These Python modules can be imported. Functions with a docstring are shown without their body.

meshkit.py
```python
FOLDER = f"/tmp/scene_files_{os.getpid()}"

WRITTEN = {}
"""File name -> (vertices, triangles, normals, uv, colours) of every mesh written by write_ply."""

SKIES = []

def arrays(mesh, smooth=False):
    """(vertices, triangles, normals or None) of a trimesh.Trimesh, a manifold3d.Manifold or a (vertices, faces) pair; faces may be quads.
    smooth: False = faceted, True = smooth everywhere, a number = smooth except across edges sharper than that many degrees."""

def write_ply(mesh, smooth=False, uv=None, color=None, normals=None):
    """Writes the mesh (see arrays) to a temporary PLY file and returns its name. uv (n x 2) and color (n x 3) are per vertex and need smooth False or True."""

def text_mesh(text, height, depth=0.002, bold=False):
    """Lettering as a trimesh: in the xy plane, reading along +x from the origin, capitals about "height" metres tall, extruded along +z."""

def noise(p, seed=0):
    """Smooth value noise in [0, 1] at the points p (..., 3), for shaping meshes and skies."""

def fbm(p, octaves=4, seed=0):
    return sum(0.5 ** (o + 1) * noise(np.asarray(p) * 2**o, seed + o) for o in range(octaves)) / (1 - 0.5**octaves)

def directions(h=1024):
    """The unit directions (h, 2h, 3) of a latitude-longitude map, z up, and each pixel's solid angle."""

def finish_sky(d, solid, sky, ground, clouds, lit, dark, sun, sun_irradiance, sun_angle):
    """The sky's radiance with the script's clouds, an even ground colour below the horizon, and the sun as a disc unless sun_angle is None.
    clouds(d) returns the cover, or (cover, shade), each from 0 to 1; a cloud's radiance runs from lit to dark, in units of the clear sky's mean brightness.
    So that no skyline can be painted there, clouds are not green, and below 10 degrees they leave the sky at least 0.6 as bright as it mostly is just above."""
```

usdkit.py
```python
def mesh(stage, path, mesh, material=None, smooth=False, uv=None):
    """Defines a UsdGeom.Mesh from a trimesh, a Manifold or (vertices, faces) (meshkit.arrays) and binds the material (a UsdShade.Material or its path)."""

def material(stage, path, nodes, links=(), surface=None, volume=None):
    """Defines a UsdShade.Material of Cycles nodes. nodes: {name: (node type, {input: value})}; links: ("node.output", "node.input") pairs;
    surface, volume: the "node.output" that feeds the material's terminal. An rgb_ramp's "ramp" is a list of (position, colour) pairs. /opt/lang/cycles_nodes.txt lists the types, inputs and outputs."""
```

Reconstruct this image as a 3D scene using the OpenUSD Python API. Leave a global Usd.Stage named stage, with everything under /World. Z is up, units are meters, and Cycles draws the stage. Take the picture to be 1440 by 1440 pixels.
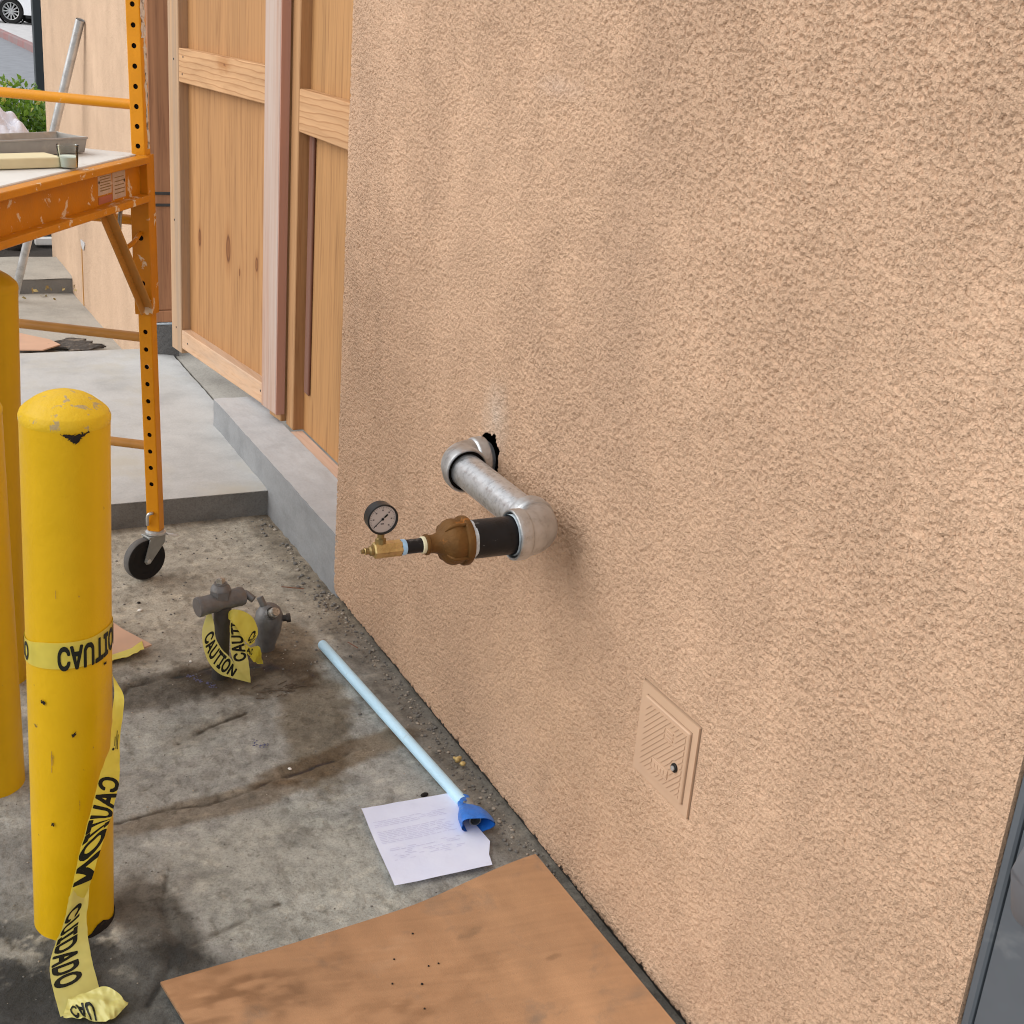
import math
import numpy as np
import trimesh
import manifold3d as m3
import shapely
import shapely.geometry as sg
import meshkit
import usdkit
from meshkit import fbm, noise
from pxr import Gf, Sdf, Usd, UsdGeom, UsdLux, UsdShade, Vt

stage = Usd.Stage.CreateInMemory()
UsdGeom.SetStageUpAxis(stage, "Z")
UsdGeom.SetStageMetersPerUnit(stage, 1.0)
UsdGeom.Xform.Define(stage, "/World")
UsdGeom.Scope.Define(stage, "/World/Looks")
RNG = np.random.default_rng(7)

# ------------------------------------------------------------------ camera, sky, sun, exposure
cam = UsdGeom.Camera.Define(stage, "/World/camera")
RIGHT, DOWN, FWD = np.array([[0.894256, -0.093565, 0.437666], [-0.440728, -0.354254, 0.824781], [0.077875, -0.930457, -0.358031]]).T
M = Gf.Matrix4d(*RIGHT, 0, *(-DOWN), 0, *(-FWD), 0, 0, 0, 1.69, 1)
cam.AddTransformOp().Set(M)
cam.CreateHorizontalApertureAttr(36.0)
cam.CreateVerticalApertureAttr(36.0)
cam.CreateFocalLengthAttr(36.0 * 1862 / 1440)
cam.CreateClippingRangeAttr(Gf.Vec2f(0.05, 2000))
cam.CreateExposureAttr(0.5)

SUN = np.array([-0.80, 0.20, 0.54]); SUN /= np.linalg.norm(SUN)
dome = UsdLux.DomeLight.Define(stage, "/World/sky")
sky = usdkit.material(stage, "/World/Looks/sky", {
    "t": ("sky_texture", {"sky_type": "single_scattering", "sun_disc": False, "sun_elevation": math.asin(SUN[2]), "sun_rotation": math.atan2(SUN[0], SUN[1])}),
    "c": ("texture_coordinate", {}),
    "n": ("noise_texture", {"scale": 3.0, "detail": 5.0, "roughness": 0.55}),
    "r": ("rgb_ramp", {"ramp": [(0.3, (8.2, 8.4, 8.8)), (0.7, (11.5, 11.5, 11.6))]}),
    "m": ("mix", {"fac": 0.88}),
    "b": ("background_shader", {"strength": 0.07}),
}, [("c.generated", "n.vector"), ("n.fac", "r.fac"), ("t.color", "m.color1"), ("r.color", "m.color2"), ("m.color", "b.color")], surface="b.background")
UsdShade.MaterialBindingAPI.Apply(dome.GetPrim()).Bind(sky)
sun = UsdLux.DistantLight.Define(stage, "/World/sun")
sun.CreateNormalizeAttr(True)
sun.CreateIntensityAttr(0.56)
sun.CreateAngleAttr(70.0)
sun.CreateColorAttr(Gf.Vec3f(1.0, 0.98, 0.955))
sz = SUN; sx = np.cross([0, 0, 1], sz); sx /= np.linalg.norm(sx); sy = np.cross(sz, sx)
sun.AddTransformOp().Set(Gf.Matrix4d(*sx, 0, *sy, 0, *sz, 0, 0, 0, 10, 1))

# ------------------------------------------------------------------ prims
ORIGIN, COUNT, CLASH = {}, {}, set()


def numbered(parent, name):
    n = COUNT.get((parent, name), 0)
    COUNT[(parent, name)] = n + 1
    return f"{parent}/{name}" + (f"_{n:03d}" if n else "")


def tag(prim, label=None, category=None, group=None, kind=None):
    for k, v in (("label", label), ("category", category), ("group", group), ("kind", kind)):
        if v:
            prim.SetCustomDataByKey(k, v)


def thing(name, base, label, category, group=None):
    p = numbered("/World", name)
    x = UsdGeom.Xform.Define(stage, p)
    x.AddTranslateOp().Set(Gf.Vec3d(*map(float, base)))
    ORIGIN[p] = np.asarray(base, float)
    tag(x.GetPrim(), label, category, group)
    return p


def obj(name, mesh, mat, parent="/World", smooth=False, label=None, colors=None, **kw):
    """One Mesh prim; vertices are given in world coordinates."""
    p = numbered(parent, name)
    o = ORIGIN.get(parent, np.zeros(3))
    ORIGIN[p] = o
    if hasattr(mesh, "to_mesh"):
        mm = mesh.to_mesh(); v, f = np.array(mm.vert_properties[:, :3], float), np.array(mm.tri_verts)
    elif isinstance(mesh, tuple):
        v, f = np.asarray(mesh[0], float), np.asarray(mesh[1], int)
    else:
        v, f = np.array(mesh.vertices, float), np.array(mesh.faces)
    t_ = trimesh.Trimesh(v, f, process=False); t_.remove_unreferenced_vertices()
    if colors is None:
        v, f = np.array(t_.vertices), np.array(t_.faces)
    m = usdkit.mesh(stage, p, (v - o, f), "/World/Looks/" + mat, smooth=smooth)
    if colors is not None:
        UsdGeom.PrimvarsAPI(m).CreatePrimvar("stain", Sdf.ValueTypeNames.Color3fArray, "vertex").Set(Vt.Vec3fArray.FromNumpy(np.asarray(colors, np.float32)))
    tag(m.GetPrim(), label, kw.get("category"), kw.get("group"), kw.get("kind"))
    return p


# ------------------------------------------------------------------ shapes
def cat(*ms):
    return trimesh.util.concatenate([x for x in ms if x is not None])


def hull(pts):
    return trimesh.convex.convex_hull(np.asarray(pts, float))


def frame(d, up=(0, 0, 1)):
    d = np.asarray(d, float) / np.linalg.norm(d)
    up = np.asarray(up, float)
    if abs(d @ up / np.linalg.norm(up)) > 0.99:
        up = np.array([1.0, 0, 0])
    s = np.cross(up, d); s /= np.linalg.norm(s)
    return s, np.cross(d, s), d


def cbox(c, size, axes=None, b=0.003):
    """A box with chamfered edges; axes: rows are its local x, y, z."""
    h = np.asarray(size, float) / 2
    b = min(b, h.min() * 0.6)
    pts = []
    for s in np.ndindex(2, 2, 2):
        s = np.array(s) * 2 - 1
        for k in range(3):
            q = h - b
            q[k] = h[k]
            pts.append(s * q)
    m = hull(pts)
    v = np.array(m.vertices)
    if axes is not None:
        v = v @ np.asarray(axes, float)
    return trimesh.Trimesh(v + np.asarray(c, float), m.faces, process=False)


def box2(lo, hi, b=0.003):
    lo, hi = np.minimum(lo, hi), np.maximum(lo, hi)
    return cbox((lo + hi) / 2, hi - lo, b=b)


def bar(p, q, w, h, up=(0, 0, 1), b=0.002):
    p, q = np.asarray(p, float), np.asarray(q, float)
    s, u, d = frame(q - p, up)
    return cbox((p + q) / 2, (w, h, np.linalg.norm(q - p)), (s, u, d), b)


def tube(path, r, seg=14, cap=True):
    path = np.asarray(path, float)
    r = np.broadcast_to(np.asarray(r, float), len(path))
    t = np.gradient(path, axis=0); t /= np.linalg.norm(t, axis=1)[:, None]
    s, u, _ = frame(t[0])
    rings = []
    a = np.linspace(0, 2 * np.pi, seg, endpoint=False)
    for k in range(len(path)):
        s = s - t[k] * (s @ t[k]); s /= np.linalg.norm(s); u = np.cross(t[k], s)
        rings.append(path[k] + r[k] * (np.cos(a)[:, None] * s + np.sin(a)[:, None] * u))
    v = np.vstack(rings)
    f = []
    for k in range(len(path) - 1):
        for j in range(seg):
            a0, a1 = k * seg + j, k * seg + (j + 1) % seg
            f += [[a0, a1, a1 + seg], [a0, a1 + seg, a0 + seg]]
    if cap:
        n = len(v); v = np.vstack([v, path[0], path[-1]])
        for j in range(seg):
            f.append([n, (j + 1) % seg, j]); f.append([n + 1, n - seg + j, n - seg + (j + 1) % seg])
    return trimesh.Trimesh(v, f, process=False)


def lathe(profile, base, axis=(0, 0, 1), seg=32, wob=None):
    """profile: (radius, height) pairs; open where the radius does not reach 0."""
    s, u, d = frame(axis, (0, 0, 1) if abs(axis[2]) < 0.9 else (0, 1, 0))
    a = np.linspace(0, 2 * np.pi, seg, endpoint=False)
    v, f = [], []
    for r, h in profile:
        rr = np.full(seg, r) if wob is None else r * wob(a, h)
        v.append(np.asarray(base) + d * h + rr[:, None] * (np.cos(a)[:, None] * s + np.sin(a)[:, None] * u))
    v = np.vstack(v)
    for k in range(len(profile) - 1):
        for j in range(seg):
            a0, a1 = k * seg + j, k * seg + (j + 1) % seg
            f += [[a0, a1, a1 + seg], [a0, a1 + seg, a0 + seg]]
    m = trimesh.Trimesh(v, f, process=False)
    m.merge_vertices(); m.update_faces(m.nondegenerate_faces())
    return m


def spline(pts, n):
    pts = np.asarray(pts, float)
    p = np.vstack([2 * pts[0] - pts[1], pts, 2 * pts[-1] - pts[-2]])
    out = []
    for t in np.linspace(0, len(pts) - 1, n):
        i = min(int(t), len(pts) - 2); x = t - i
        a, b, c, d = p[i:i + 4]
        out.append(0.5 * (2 * b + (c - a) * x + (2 * a - 5 * b + 4 * c - d) * x * x + (3 * b - a - 3 * c + d) * x ** 3))
    return np.array(out)


def grid_faces(nu, nv):
    i, j = np.meshgrid(np.arange(nu - 1), np.arange(nv - 1), indexing="ij")
    a = (i * nv + j).ravel()
    return np.vstack([np.stack([a, a + nv, a + nv + 1], 1), np.stack([a, a + nv + 1, a + 1], 1)])


class Strip:
    """A ribbon between two edge curves; S(u, v) with u along it and v from edge A (0) to edge B (1)."""

    def __init__(self, A, B, n=60, crumple=0.0, seed=0, freq=38.0):
        self.a, self.b, self.n = spline(A, n), spline(B, n), n
        self.nv = 13
        u = np.linspace(0, 1, n); v = np.linspace(0, 1, self.nv)
        g = self.a[:, None] * (1 - v)[None, :, None] + self.b[:, None] * v[None, :, None]
        if crumple:
            nn = self._normals(g)
            cre = np.abs(noise(g * freq, seed) - 0.5) * 2.0 + 0.5 * np.abs(noise(g * freq * 2.3, seed + 9) - 0.5) * 2.0      # sharp creases between flat facets
            g = g + nn * ((cre - 0.75) * 1.6 * crumple)[..., None]
        self.g = g
        self.nn = self._normals(g)

    def _normals(self, g):
        du, dv = np.gradient(g, axis=0), np.gradient(g, axis=1)
        nn = np.cross(du, dv)
        return nn / np.maximum(np.linalg.norm(nn, axis=-1, keepdims=True), 1e-9)

    def mesh(self):
        return trimesh.Trimesh(self.g.reshape(-1, 3), grid_faces(self.n, self.nv), process=False)

    def at(self, u, v, off):
        x, y = np.clip(u, 0, 1) * (self.n - 1), np.clip(v, 0, 1) * (self.nv - 1)
        i, j = np.minimum(x.astype(int), self.n - 2), np.minimum(y.astype(int), self.nv - 2)
        x, y = (x - i)[:, None], (y - j)[:, None]
        def bl(g):
            return g[i, j] * (1 - x) * (1 - y) + g[i + 1, j] * x * (1 - y) + g[i, j + 1] * (1 - x) * y + g[i + 1, j + 1] * x * y
        return bl(self.g) + bl(self.nn) * off


def flat_text(text, bold=True, fat=0.024):
    """Letters as flat triangles, capitals 1 high, from x = 0."""
    m = meshkit.text_mesh(text, 1.0, 0.1, bold)
    m = trimesh.Trimesh(m.vertices, m.faces, process=True)
    top = (np.abs(m.vertices[m.faces][:, :, 2] - m.vertices[:, 2].max()) < 1e-6).all(1)
    m = trimesh.Trimesh(m.vertices, m.faces[top], process=False)
    tris = [sg.Polygon(t[:, :2]).buffer(0.004) for t in m.triangles if abs(np.cross(t[1, :2] - t[0, :2], t[2, :2] - t[0, :2])) > 1e-9]
    shape = shapely.union_all(tris).buffer(fat, quad_segs=3).simplify(0.012)
    out = []
    for p in getattr(shape, "geoms", [shape]):
        vv, ff = trimesh.creation.triangulate_polygon(p, engine="earcut")
        out.append(trimesh.Trimesh(np.column_stack([vv, np.zeros(len(vv))]), ff, process=False))
    m = cat(*out)
    m.apply_translation((-m.vertices[:, 0].min(), 0, 0))
    return m


def text_on(surface, text, u0, u1, v0, v1, off, edge=0.12):
    """Lettering laid on surface(u, v, off): x of the text runs u0..u1, its foot is at v0 and its head at v1."""
    m = flat_text(text)
    v, f = trimesh.remesh.subdivide_to_size(m.vertices, m.faces, edge, max_iter=12)
    w = v[:, 0].max()
    p = surface(u0 + (u1 - u0) * v[:, 0] / w, v0 + (v1 - v0) * v[:, 1], off)
    return trimesh.Trimesh(p, f, process=False)


def heightfield(x0, x1, y0, y1, step, zf):
    xs, ys = np.arange(x0, x1 + step / 2, step), np.arange(y0, y1 + step / 2, step)
    X, Y = np.meshgrid(xs, ys, indexing="ij")
    v = np.stack([X, Y, zf(X, Y)], -1).reshape(-1, 3)
    return v, grid_faces(len(xs), len(ys))


def ss(a, b, x):
    t = np.clip((x - a) / (b - a), 0, 1)
    return t * t * (3 - 2 * t)


def nz(X, Y, scale, seed=0, o=4):
    return fbm(np.stack([X * scale, Y * scale, np.zeros_like(X) + 0.37 * seed], -1), o, seed)


def pebble(c, r, seed=0, squash=0.6):
    rg = np.random.default_rng(seed)
    m = trimesh.creation.icosphere(1, 1.0) if r > 0.006 else trimesh.creation.icosahedron()
    v = np.array(m.vertices)
    v *= (1 + 0.5 * (noise(v * 1.7 + seed * 3.1, seed) - 0.5))[:, None]
    v *= np.array([1, rg.uniform(0.6, 1), squash])
    a = rg.uniform(0, 6.3); R = np.array([[math.cos(a), -math.sin(a), 0], [math.sin(a), math.cos(a), 0], [0, 0, 1]])
    return trimesh.Trimesh(v @ R.T * r + c, m.faces, process=False)


# ------------------------------------------------------------------ materials
def mat(name, nodes, links, surface="p.BSDF"):
    usdkit.material(stage, "/World/Looks/" + name, nodes, links, surface=surface)


def plain(name, color, rough=0.5, metal=0.0, var=0.12, scale=25.0, bump=0.0, bscale=200.0, spec=0.5, dirt=None, dirt_at=(0.62, 0.7), dscale=12.0, coat=0.0, attr=False):
    """A painted, plastic or metal surface with a little uneven tone, optional dirt or chips in patches, and fine relief."""
    c = np.array(color, float)
    nodes = {
        "c": ("texture_coordinate", {}),
        "n": ("noise_texture", {"scale": scale, "detail": 5.0, "roughness": 0.6}),
        "r": ("rgb_ramp", {"ramp": [(0.25, c * (1 - var)), (0.5, c), (0.78, np.minimum(c * (1 + var), 1))]}),
        "rr": ("map_range", {"from_min": 0.3, "from_max": 0.7, "to_min": max(rough - 0.1, 0.03), "to_max": min(rough + 0.12, 1)}),
        "p": ("principled_bsdf", {"metallic": metal, "specular_ior_level": spec, "coat_weight": coat, "coat_roughness": 0.2}),
    }
    links = [("c.object", "n.vector"), ("n.fac", "r.fac"), ("n.fac", "rr.value"), ("rr.result", "p.roughness")]
    col = "r.color"
    if dirt is not None:
        nodes["dn"] = ("noise_texture", {"scale": dscale, "detail": 7.0, "roughness": 0.62, "distortion": 0.4})
        nodes["dr"] = ("rgb_ramp", {"ramp": [(dirt_at[0], (0, 0, 0)), (dirt_at[1], (1, 1, 1))]})
        nodes["dm"] = ("mix", {"color2": tuple(dirt)})
        links += [("c.object", "dn.vector"), ("dn.fac", "dr.fac"), ("dr.color", "dm.fac"), (col, "dm.color1")]
        col = "dm.color"
    if attr:
        nodes["at"] = ("attribute", {"attribute": "stain"})
        nodes["am"] = ("mix", {"mix_type": "multiply", "fac": 1.0})
        links += [(col, "am.color1"), ("at.color", "am.color2")]
        col = "am.color"
    links.append((col, "p.base_color"))
    if bump:
        nodes["bn"] = ("noise_texture", {"scale": bscale, "detail": 4.0, "roughness": 0.6})
        nodes["b"] = ("bump", {"strength": 1.0, "distance": bump})
        links += [("c.object", "bn.vector"), ("bn.fac", "b.height"), ("b.normal", "p.normal")]
    mat(name, nodes, links)


def wood(name, light, dark, axis=2, grain=90.0, rough=0.7, knots=True, blotch=(0.9, 1.1), grey=None, wave=False, seedloc=0.0, spots=()):
    """Softwood: grain stretched along one axis, soft tone bands, knots, optional grey weathering."""
    s = [1.0, 1.0, 1.0]; s[axis] = 0.035
    light, dark = np.array(light), np.array(dark)
    nodes = {
        "c": ("texture_coordinate", {}),
        "mp": ("mapping", {"scale": tuple(s), "location": (seedloc, seedloc * 1.3, seedloc * 0.7)}),
        "n": ("noise_texture", {"scale": grain, "detail": 5.0, "roughness": 0.65, "distortion": 0.6}),
        "n2": ("noise_texture", {"scale": grain * 0.16, "detail": 3.0, "roughness": 0.5, "distortion": 1.2}),
        "r": ("rgb_ramp", {"ramp": [(0.28, dark), (0.5, light), (0.8, np.minimum(light * 1.1, 1))]}),
        "r2": ("rgb_ramp", {"ramp": [(0.3, (blotch[0],) * 3), (0.7, (blotch[1],) * 3)]}),
        "mm": ("mix", {"mix_type": "multiply", "fac": 1.0}),
        "b": ("bump", {"strength": 0.5, "distance": 0.0012}),
        "p": ("principled_bsdf", {"roughness": rough, "specular_ior_level": 0.3}),
    }
    links = [("c.object", "mp.vector"), ("mp.vector", "n.vector"), ("mp.vector", "n2.vector"), ("n.fac", "r.fac"), ("n2.fac", "r2.fac"),
             ("r.color", "mm.color1"), ("r2.color", "mm.color2"), ("n.fac", "b.height"), ("b.normal", "p.normal")]
    col = "mm.color"
    if wave:
        s2 = [1.0, 1.0, 1.0]; s2[axis] = 0.22
        nodes["mw"] = ("mapping", {"scale": tuple(s2), "location": (0.31 + seedloc, 0.12, 0.045)})
        nodes["w"] = ("wave_texture", {"wave_type": "rings", "rings_direction": "spherical", "profile": "saw", "scale": 15.0, "distortion": 3.0, "detail": 1.5, "detail_scale": 1.6})
        nodes["wr"] = ("rgb_ramp", {"ramp": [(0.0, (1.05, 1.05, 1.05)), (0.72, (0.97, 0.95, 0.92)), (0.9, (0.66, 0.55, 0.44)), (1.0, (0.85, 0.8, 0.74))]})
        nodes["wm"] = ("mix", {"mix_type": "multiply", "fac": 0.85})
        links += [("c.object", "mw.vector"), ("mw.vector", "w.vector"), ("w.fac", "wr.fac"), (col, "wm.color1"), ("wr.color", "wm.color2")]
        col = "wm.color"
    if knots:
        s3 = [1.0, 1.0, 1.0]; s3[axis] = 0.42
        nodes["mk"] = ("mapping", {"scale": tuple(s3), "location": (0.13 + seedloc, 0.4, 0.22)})
        nodes["kd"] = ("noise_texture", {"scale": 30.0, "detail": 2.0})
        nodes["ka"] = ("mix", {"fac": 0.02})
        nodes["v"] = ("voronoi_texture", {"scale": 4.2, "randomness": 1.0})
        nodes["kr"] = ("rgb_ramp", {"ramp": [(0.0, (0.16, 0.09, 0.045)), (0.03, (0.42, 0.24, 0.11)), (0.05, (0.3, 0.17, 0.08)), (0.066, (0.8, 0.66, 0.5)), (0.16, (1, 1, 1))]})
        nodes["km"] = ("mix", {"mix_type": "multiply", "fac": 1.0})
        links += [("c.object", "mk.vector"), ("c.object", "kd.vector"), ("mk.vector", "ka.color1"), ("kd.color", "ka.color2"), ("ka.color", "v.vector"),
                  ("v.distance", "kr.fac"), (col, "km.color1"), ("kr.color", "km.color2")]
        col = "km.color"
    if spots:
        nodes["gp"] = ("geometry", {})
    for k, (at, r_) in enumerate(spots):          # knots of this very board: a dark oval with a ring round it
        nodes[f"s{k}"] = ("vector_math", {"math_type": "subtract", "vector2": at})
        nodes[f"z{k}"] = ("vector_math", {"math_type": "multiply", "vector2": (1.0, 1.0, 0.42)})
        nodes[f"d{k}"] = ("vector_math", {"math_type": "length"})
        nodes[f"e{k}"] = ("math", {"math_type": "multiply_add", "value2": r_ * 0.5})
        nodes[f"q{k}"] = ("rgb_ramp", {"ramp": [(0.0, (0.42, 0.30, 0.20)), (0.3, (0.6, 0.46, 0.34)), (0.42, (0.34, 0.22, 0.14)), (0.52, (0.85, 0.78, 0.7)), (0.7, (0.92, 0.88, 0.84)), (1.0, (1, 1, 1))]})
        nodes[f"y{k}"] = ("math", {"math_type": "divide", "value2": r_ * 2.6})
        nodes[f"m{k}"] = ("mix", {"mix_type": "multiply", "fac": 1.0})
        links += [("gp.position", f"s{k}.vector1"), (f"s{k}.vector", f"z{k}.vector1"), (f"z{k}.vector", f"d{k}.vector1"), ("n2.fac", f"e{k}.value1"), (f"d{k}.value", f"e{k}.value3"),
                  (f"e{k}.value", f"y{k}.value1"), (f"y{k}.value", f"q{k}.fac"), (col, f"m{k}.color1"), (f"q{k}.color", f"m{k}.color2")]
        col = f"m{k}.color"
    if grey is not None:
        nodes["gn"] = ("noise_texture", {"scale": 7.0, "detail": 6.0, "roughness": 0.7})
        nodes["gr"] = ("rgb_ramp", {"ramp": [(0.42, (0, 0, 0)), (0.66, (1, 1, 1))]})
        nodes["gm"] = ("mix", {"color2": tuple(grey)})
        links += [("mp.vector", "gn.vector"), ("gn.fac", "gr.fac"), ("gr.color", "gm.fac"), (col, "gm.color1")]
        col = "gm.color"
    links.append((col, "p.base_color"))
    mat(name, nodes, links)


def stucco(name, color, smudge=None, distance=0.005, scale=300.0):
    """Sprayed stucco: lumps a few millimetres across, uneven paint tone."""
    c = np.array(color)
    nodes = {
        "g": ("geometry", {}),
        "wn": ("noise_texture", {"scale": scale * 0.55, "detail": 2.0}),
        "wm": ("mix", {"mix_type": "linear_light", "fac": 0.0016}),
        "v": ("voronoi_texture", {"feature": "smooth_f1", "scale": scale, "smoothness": 0.55, "randomness": 1.0}),
        "n": ("noise_texture", {"scale": scale * 0.9, "detail": 4.0, "roughness": 0.6, "distortion": 0.8}),
        "h": ("math", {"math_type": "multiply_add", "value2": -0.55}),
        "cov": ("noise_texture", {"scale": 9.0, "detail": 3.0, "roughness": 0.55}),
        "cr": ("map_range", {"from_min": 0.3, "from_max": 0.7, "to_min": 0.75, "to_max": 1.15}),
        "hh": ("math", {"math_type": "multiply"}),
        "b": ("bump", {"strength": 1.0, "distance": distance}),
        "bmap": ("mapping", {"scale": (1.0, 1.0, 0.38)}),
        "big": ("noise_texture", {"scale": 3.4, "detail": 6.0, "roughness": 0.6}),
        "r": ("rgb_ramp", {"ramp": [(0.28, c * (0.915, 0.915, 0.92)), (0.5, c), (0.72, np.minimum(c * (1.10, 1.11, 1.12), 1))]}),
        "fr": ("rgb_ramp", {"ramp": [(0.30, (0.70, 0.67, 0.64)), (0.44, (1, 1, 1)), (0.75, (1.08, 1.08, 1.08))]}),
        "fm": ("mix", {"mix_type": "multiply", "fac": 1.0}),
        "p": ("principled_bsdf", {"roughness": 0.85, "specular_ior_level": 0.25}),
    }
    links = [("g.position", "wn.vector"), ("g.position", "wm.color1"), ("wn.color", "wm.color2"), ("wm.color", "v.vector"), ("wm.color", "n.vector"), ("g.position", "cov.vector"), ("g.position", "bmap.vector"), ("bmap.vector", "big.vector"),
             ("v.distance", "h.value1"), ("n.fac", "h.value3"), ("h.value", "hh.value1"), ("cov.fac", "cr.value"), ("cr.result", "hh.value2"), ("hh.value", "b.height"), ("b.normal", "p.normal"),
             ("big.fac", "r.fac"), ("r.color", "fm.color1"), ("n.fac", "fr.fac"), ("fr.color", "fm.color2")]
    col = "fm.color"
    for k, (at, r0, r1, sc, tone, amount) in enumerate(smudge or []):
        # a hand-sized patch of other plaster or rust with its own soft, uneven edge
        nodes[f"s{k}"] = ("vector_math", {"math_type": "subtract", "vector2": at})
        nodes[f"z{k}"] = ("vector_math", {"math_type": "multiply", "vector2": sc})
        nodes[f"d{k}"] = ("vector_math", {"math_type": "length"})
        nodes[f"a{k}"] = ("noise_texture", {"scale": 22.0, "detail": 4.0})
        nodes[f"e{k}"] = ("math", {"math_type": "multiply_add", "value2": r1 * 0.7})
        nodes[f"q{k}"] = ("map_range", {"from_min": r1 * 1.35, "from_max": r0, "to_min": 0.0, "to_max": amount, "clamp": True})
        nodes[f"m{k}"] = ("mix", {"color2": tone})
        links += [("g.position", f"s{k}.vector1"), (f"s{k}.vector", f"z{k}.vector1"), (f"z{k}.vector", f"d{k}.vector1"), ("g.position", f"a{k}.vector"),
                  (f"a{k}.fac", f"e{k}.value1"), (f"d{k}.value", f"e{k}.value3"), (f"e{k}.value", f"q{k}.value"), (f"q{k}.result", f"m{k}.fac"), (col, f"m{k}.color1")]
        col = f"m{k}.color"
    links.append((col, "p.base_color"))
    mat(name, nodes, links)


def concrete(name, color, attr=False, bump=0.0025, speck=0.5, rough=0.85, stain=None):
    c = np.array(color)
    nodes = {
        "g": ("geometry", {}),
        "n": ("noise_texture", {"scale": 5.0, "detail": 8.0, "roughness": 0.65}),
        "r": ("rgb_ramp", {"ramp": [(0.3, c * 0.82), (0.5, c), (0.72, np.minimum(c * 1.12, 1))]}),
        "f": ("noise_texture", {"scale": 160.0, "detail": 5.0, "roughness": 0.75}),
        "fr": ("rgb_ramp", {"ramp": [(0.3, (1 - speck,) * 3), (0.5, (1, 1, 1)), (0.75, (1 + 0.5 * speck,) * 3)]}),
        "fm": ("mix", {"mix_type": "multiply", "fac": 1.0}),
        "v": ("voronoi_texture", {"scale": 110.0, "randomness": 1.0}),
        "vr": ("rgb_ramp", {"ramp": [(0.0, (0.45, 0.43, 0.4)), (0.16, (0.6, 0.58, 0.55)), (0.24, (1, 1, 1))]}),
        "vm": ("mix", {"mix_type": "multiply", "fac": 0.55 * speck}),
        "bm": ("noise_texture", {"scale": 45.0, "detail": 7.0, "roughness": 0.72}),
        "b": ("bump", {"strength": 1.0, "distance": bump}),
        "p": ("principled_bsdf", {"roughness": rough, "specular_ior_level": 0.3}),
    }
    links = [("g.position", "n.vector"), ("g.position", "f.vector"), ("g.position", "v.vector"), ("g.position", "bm.vector"), ("n.fac", "r.fac"), ("f.fac", "fr.fac"),
             ("fr.color", "fm.color2"), ("fm.color", "vm.color1"), ("v.distance", "vr.fac"), ("vr.color", "vm.color2"), ("bm.fac", "b.height"), ("b.normal", "p.normal")]
    first = "r.color"
    if attr:
        nodes["at"] = ("attribute", {"attribute": "stain"})
        nodes["am"] = ("mix", {"mix_type": "multiply", "fac": 1.0})
        links += [("r.color", "am.color1"), ("at.color", "am.color2")]
        first = "am.color"
    links.append((first, "fm.color1"))
    col = "vm.color"
    if stain is not None:
        nodes["sn"] = ("noise_texture", {"scale": 3.2, "detail": 6.0, "roughness": 0.6})
        nodes["sr"] = ("rgb_ramp", {"ramp": [(0.5, (0, 0, 0)), (0.68, (0.8, 0.8, 0.8))]})
        nodes["sm"] = ("mix", {"color2": tuple(stain)})
        links += [("g.position", "sn.vector"), ("sn.fac", "sr.fac"), ("sr.color", "sm.fac"), (col, "sm.color1")]
        col = "sm.color"
    links.append((col, "p.base_color"))
    mat(name, nodes, links)


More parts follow.
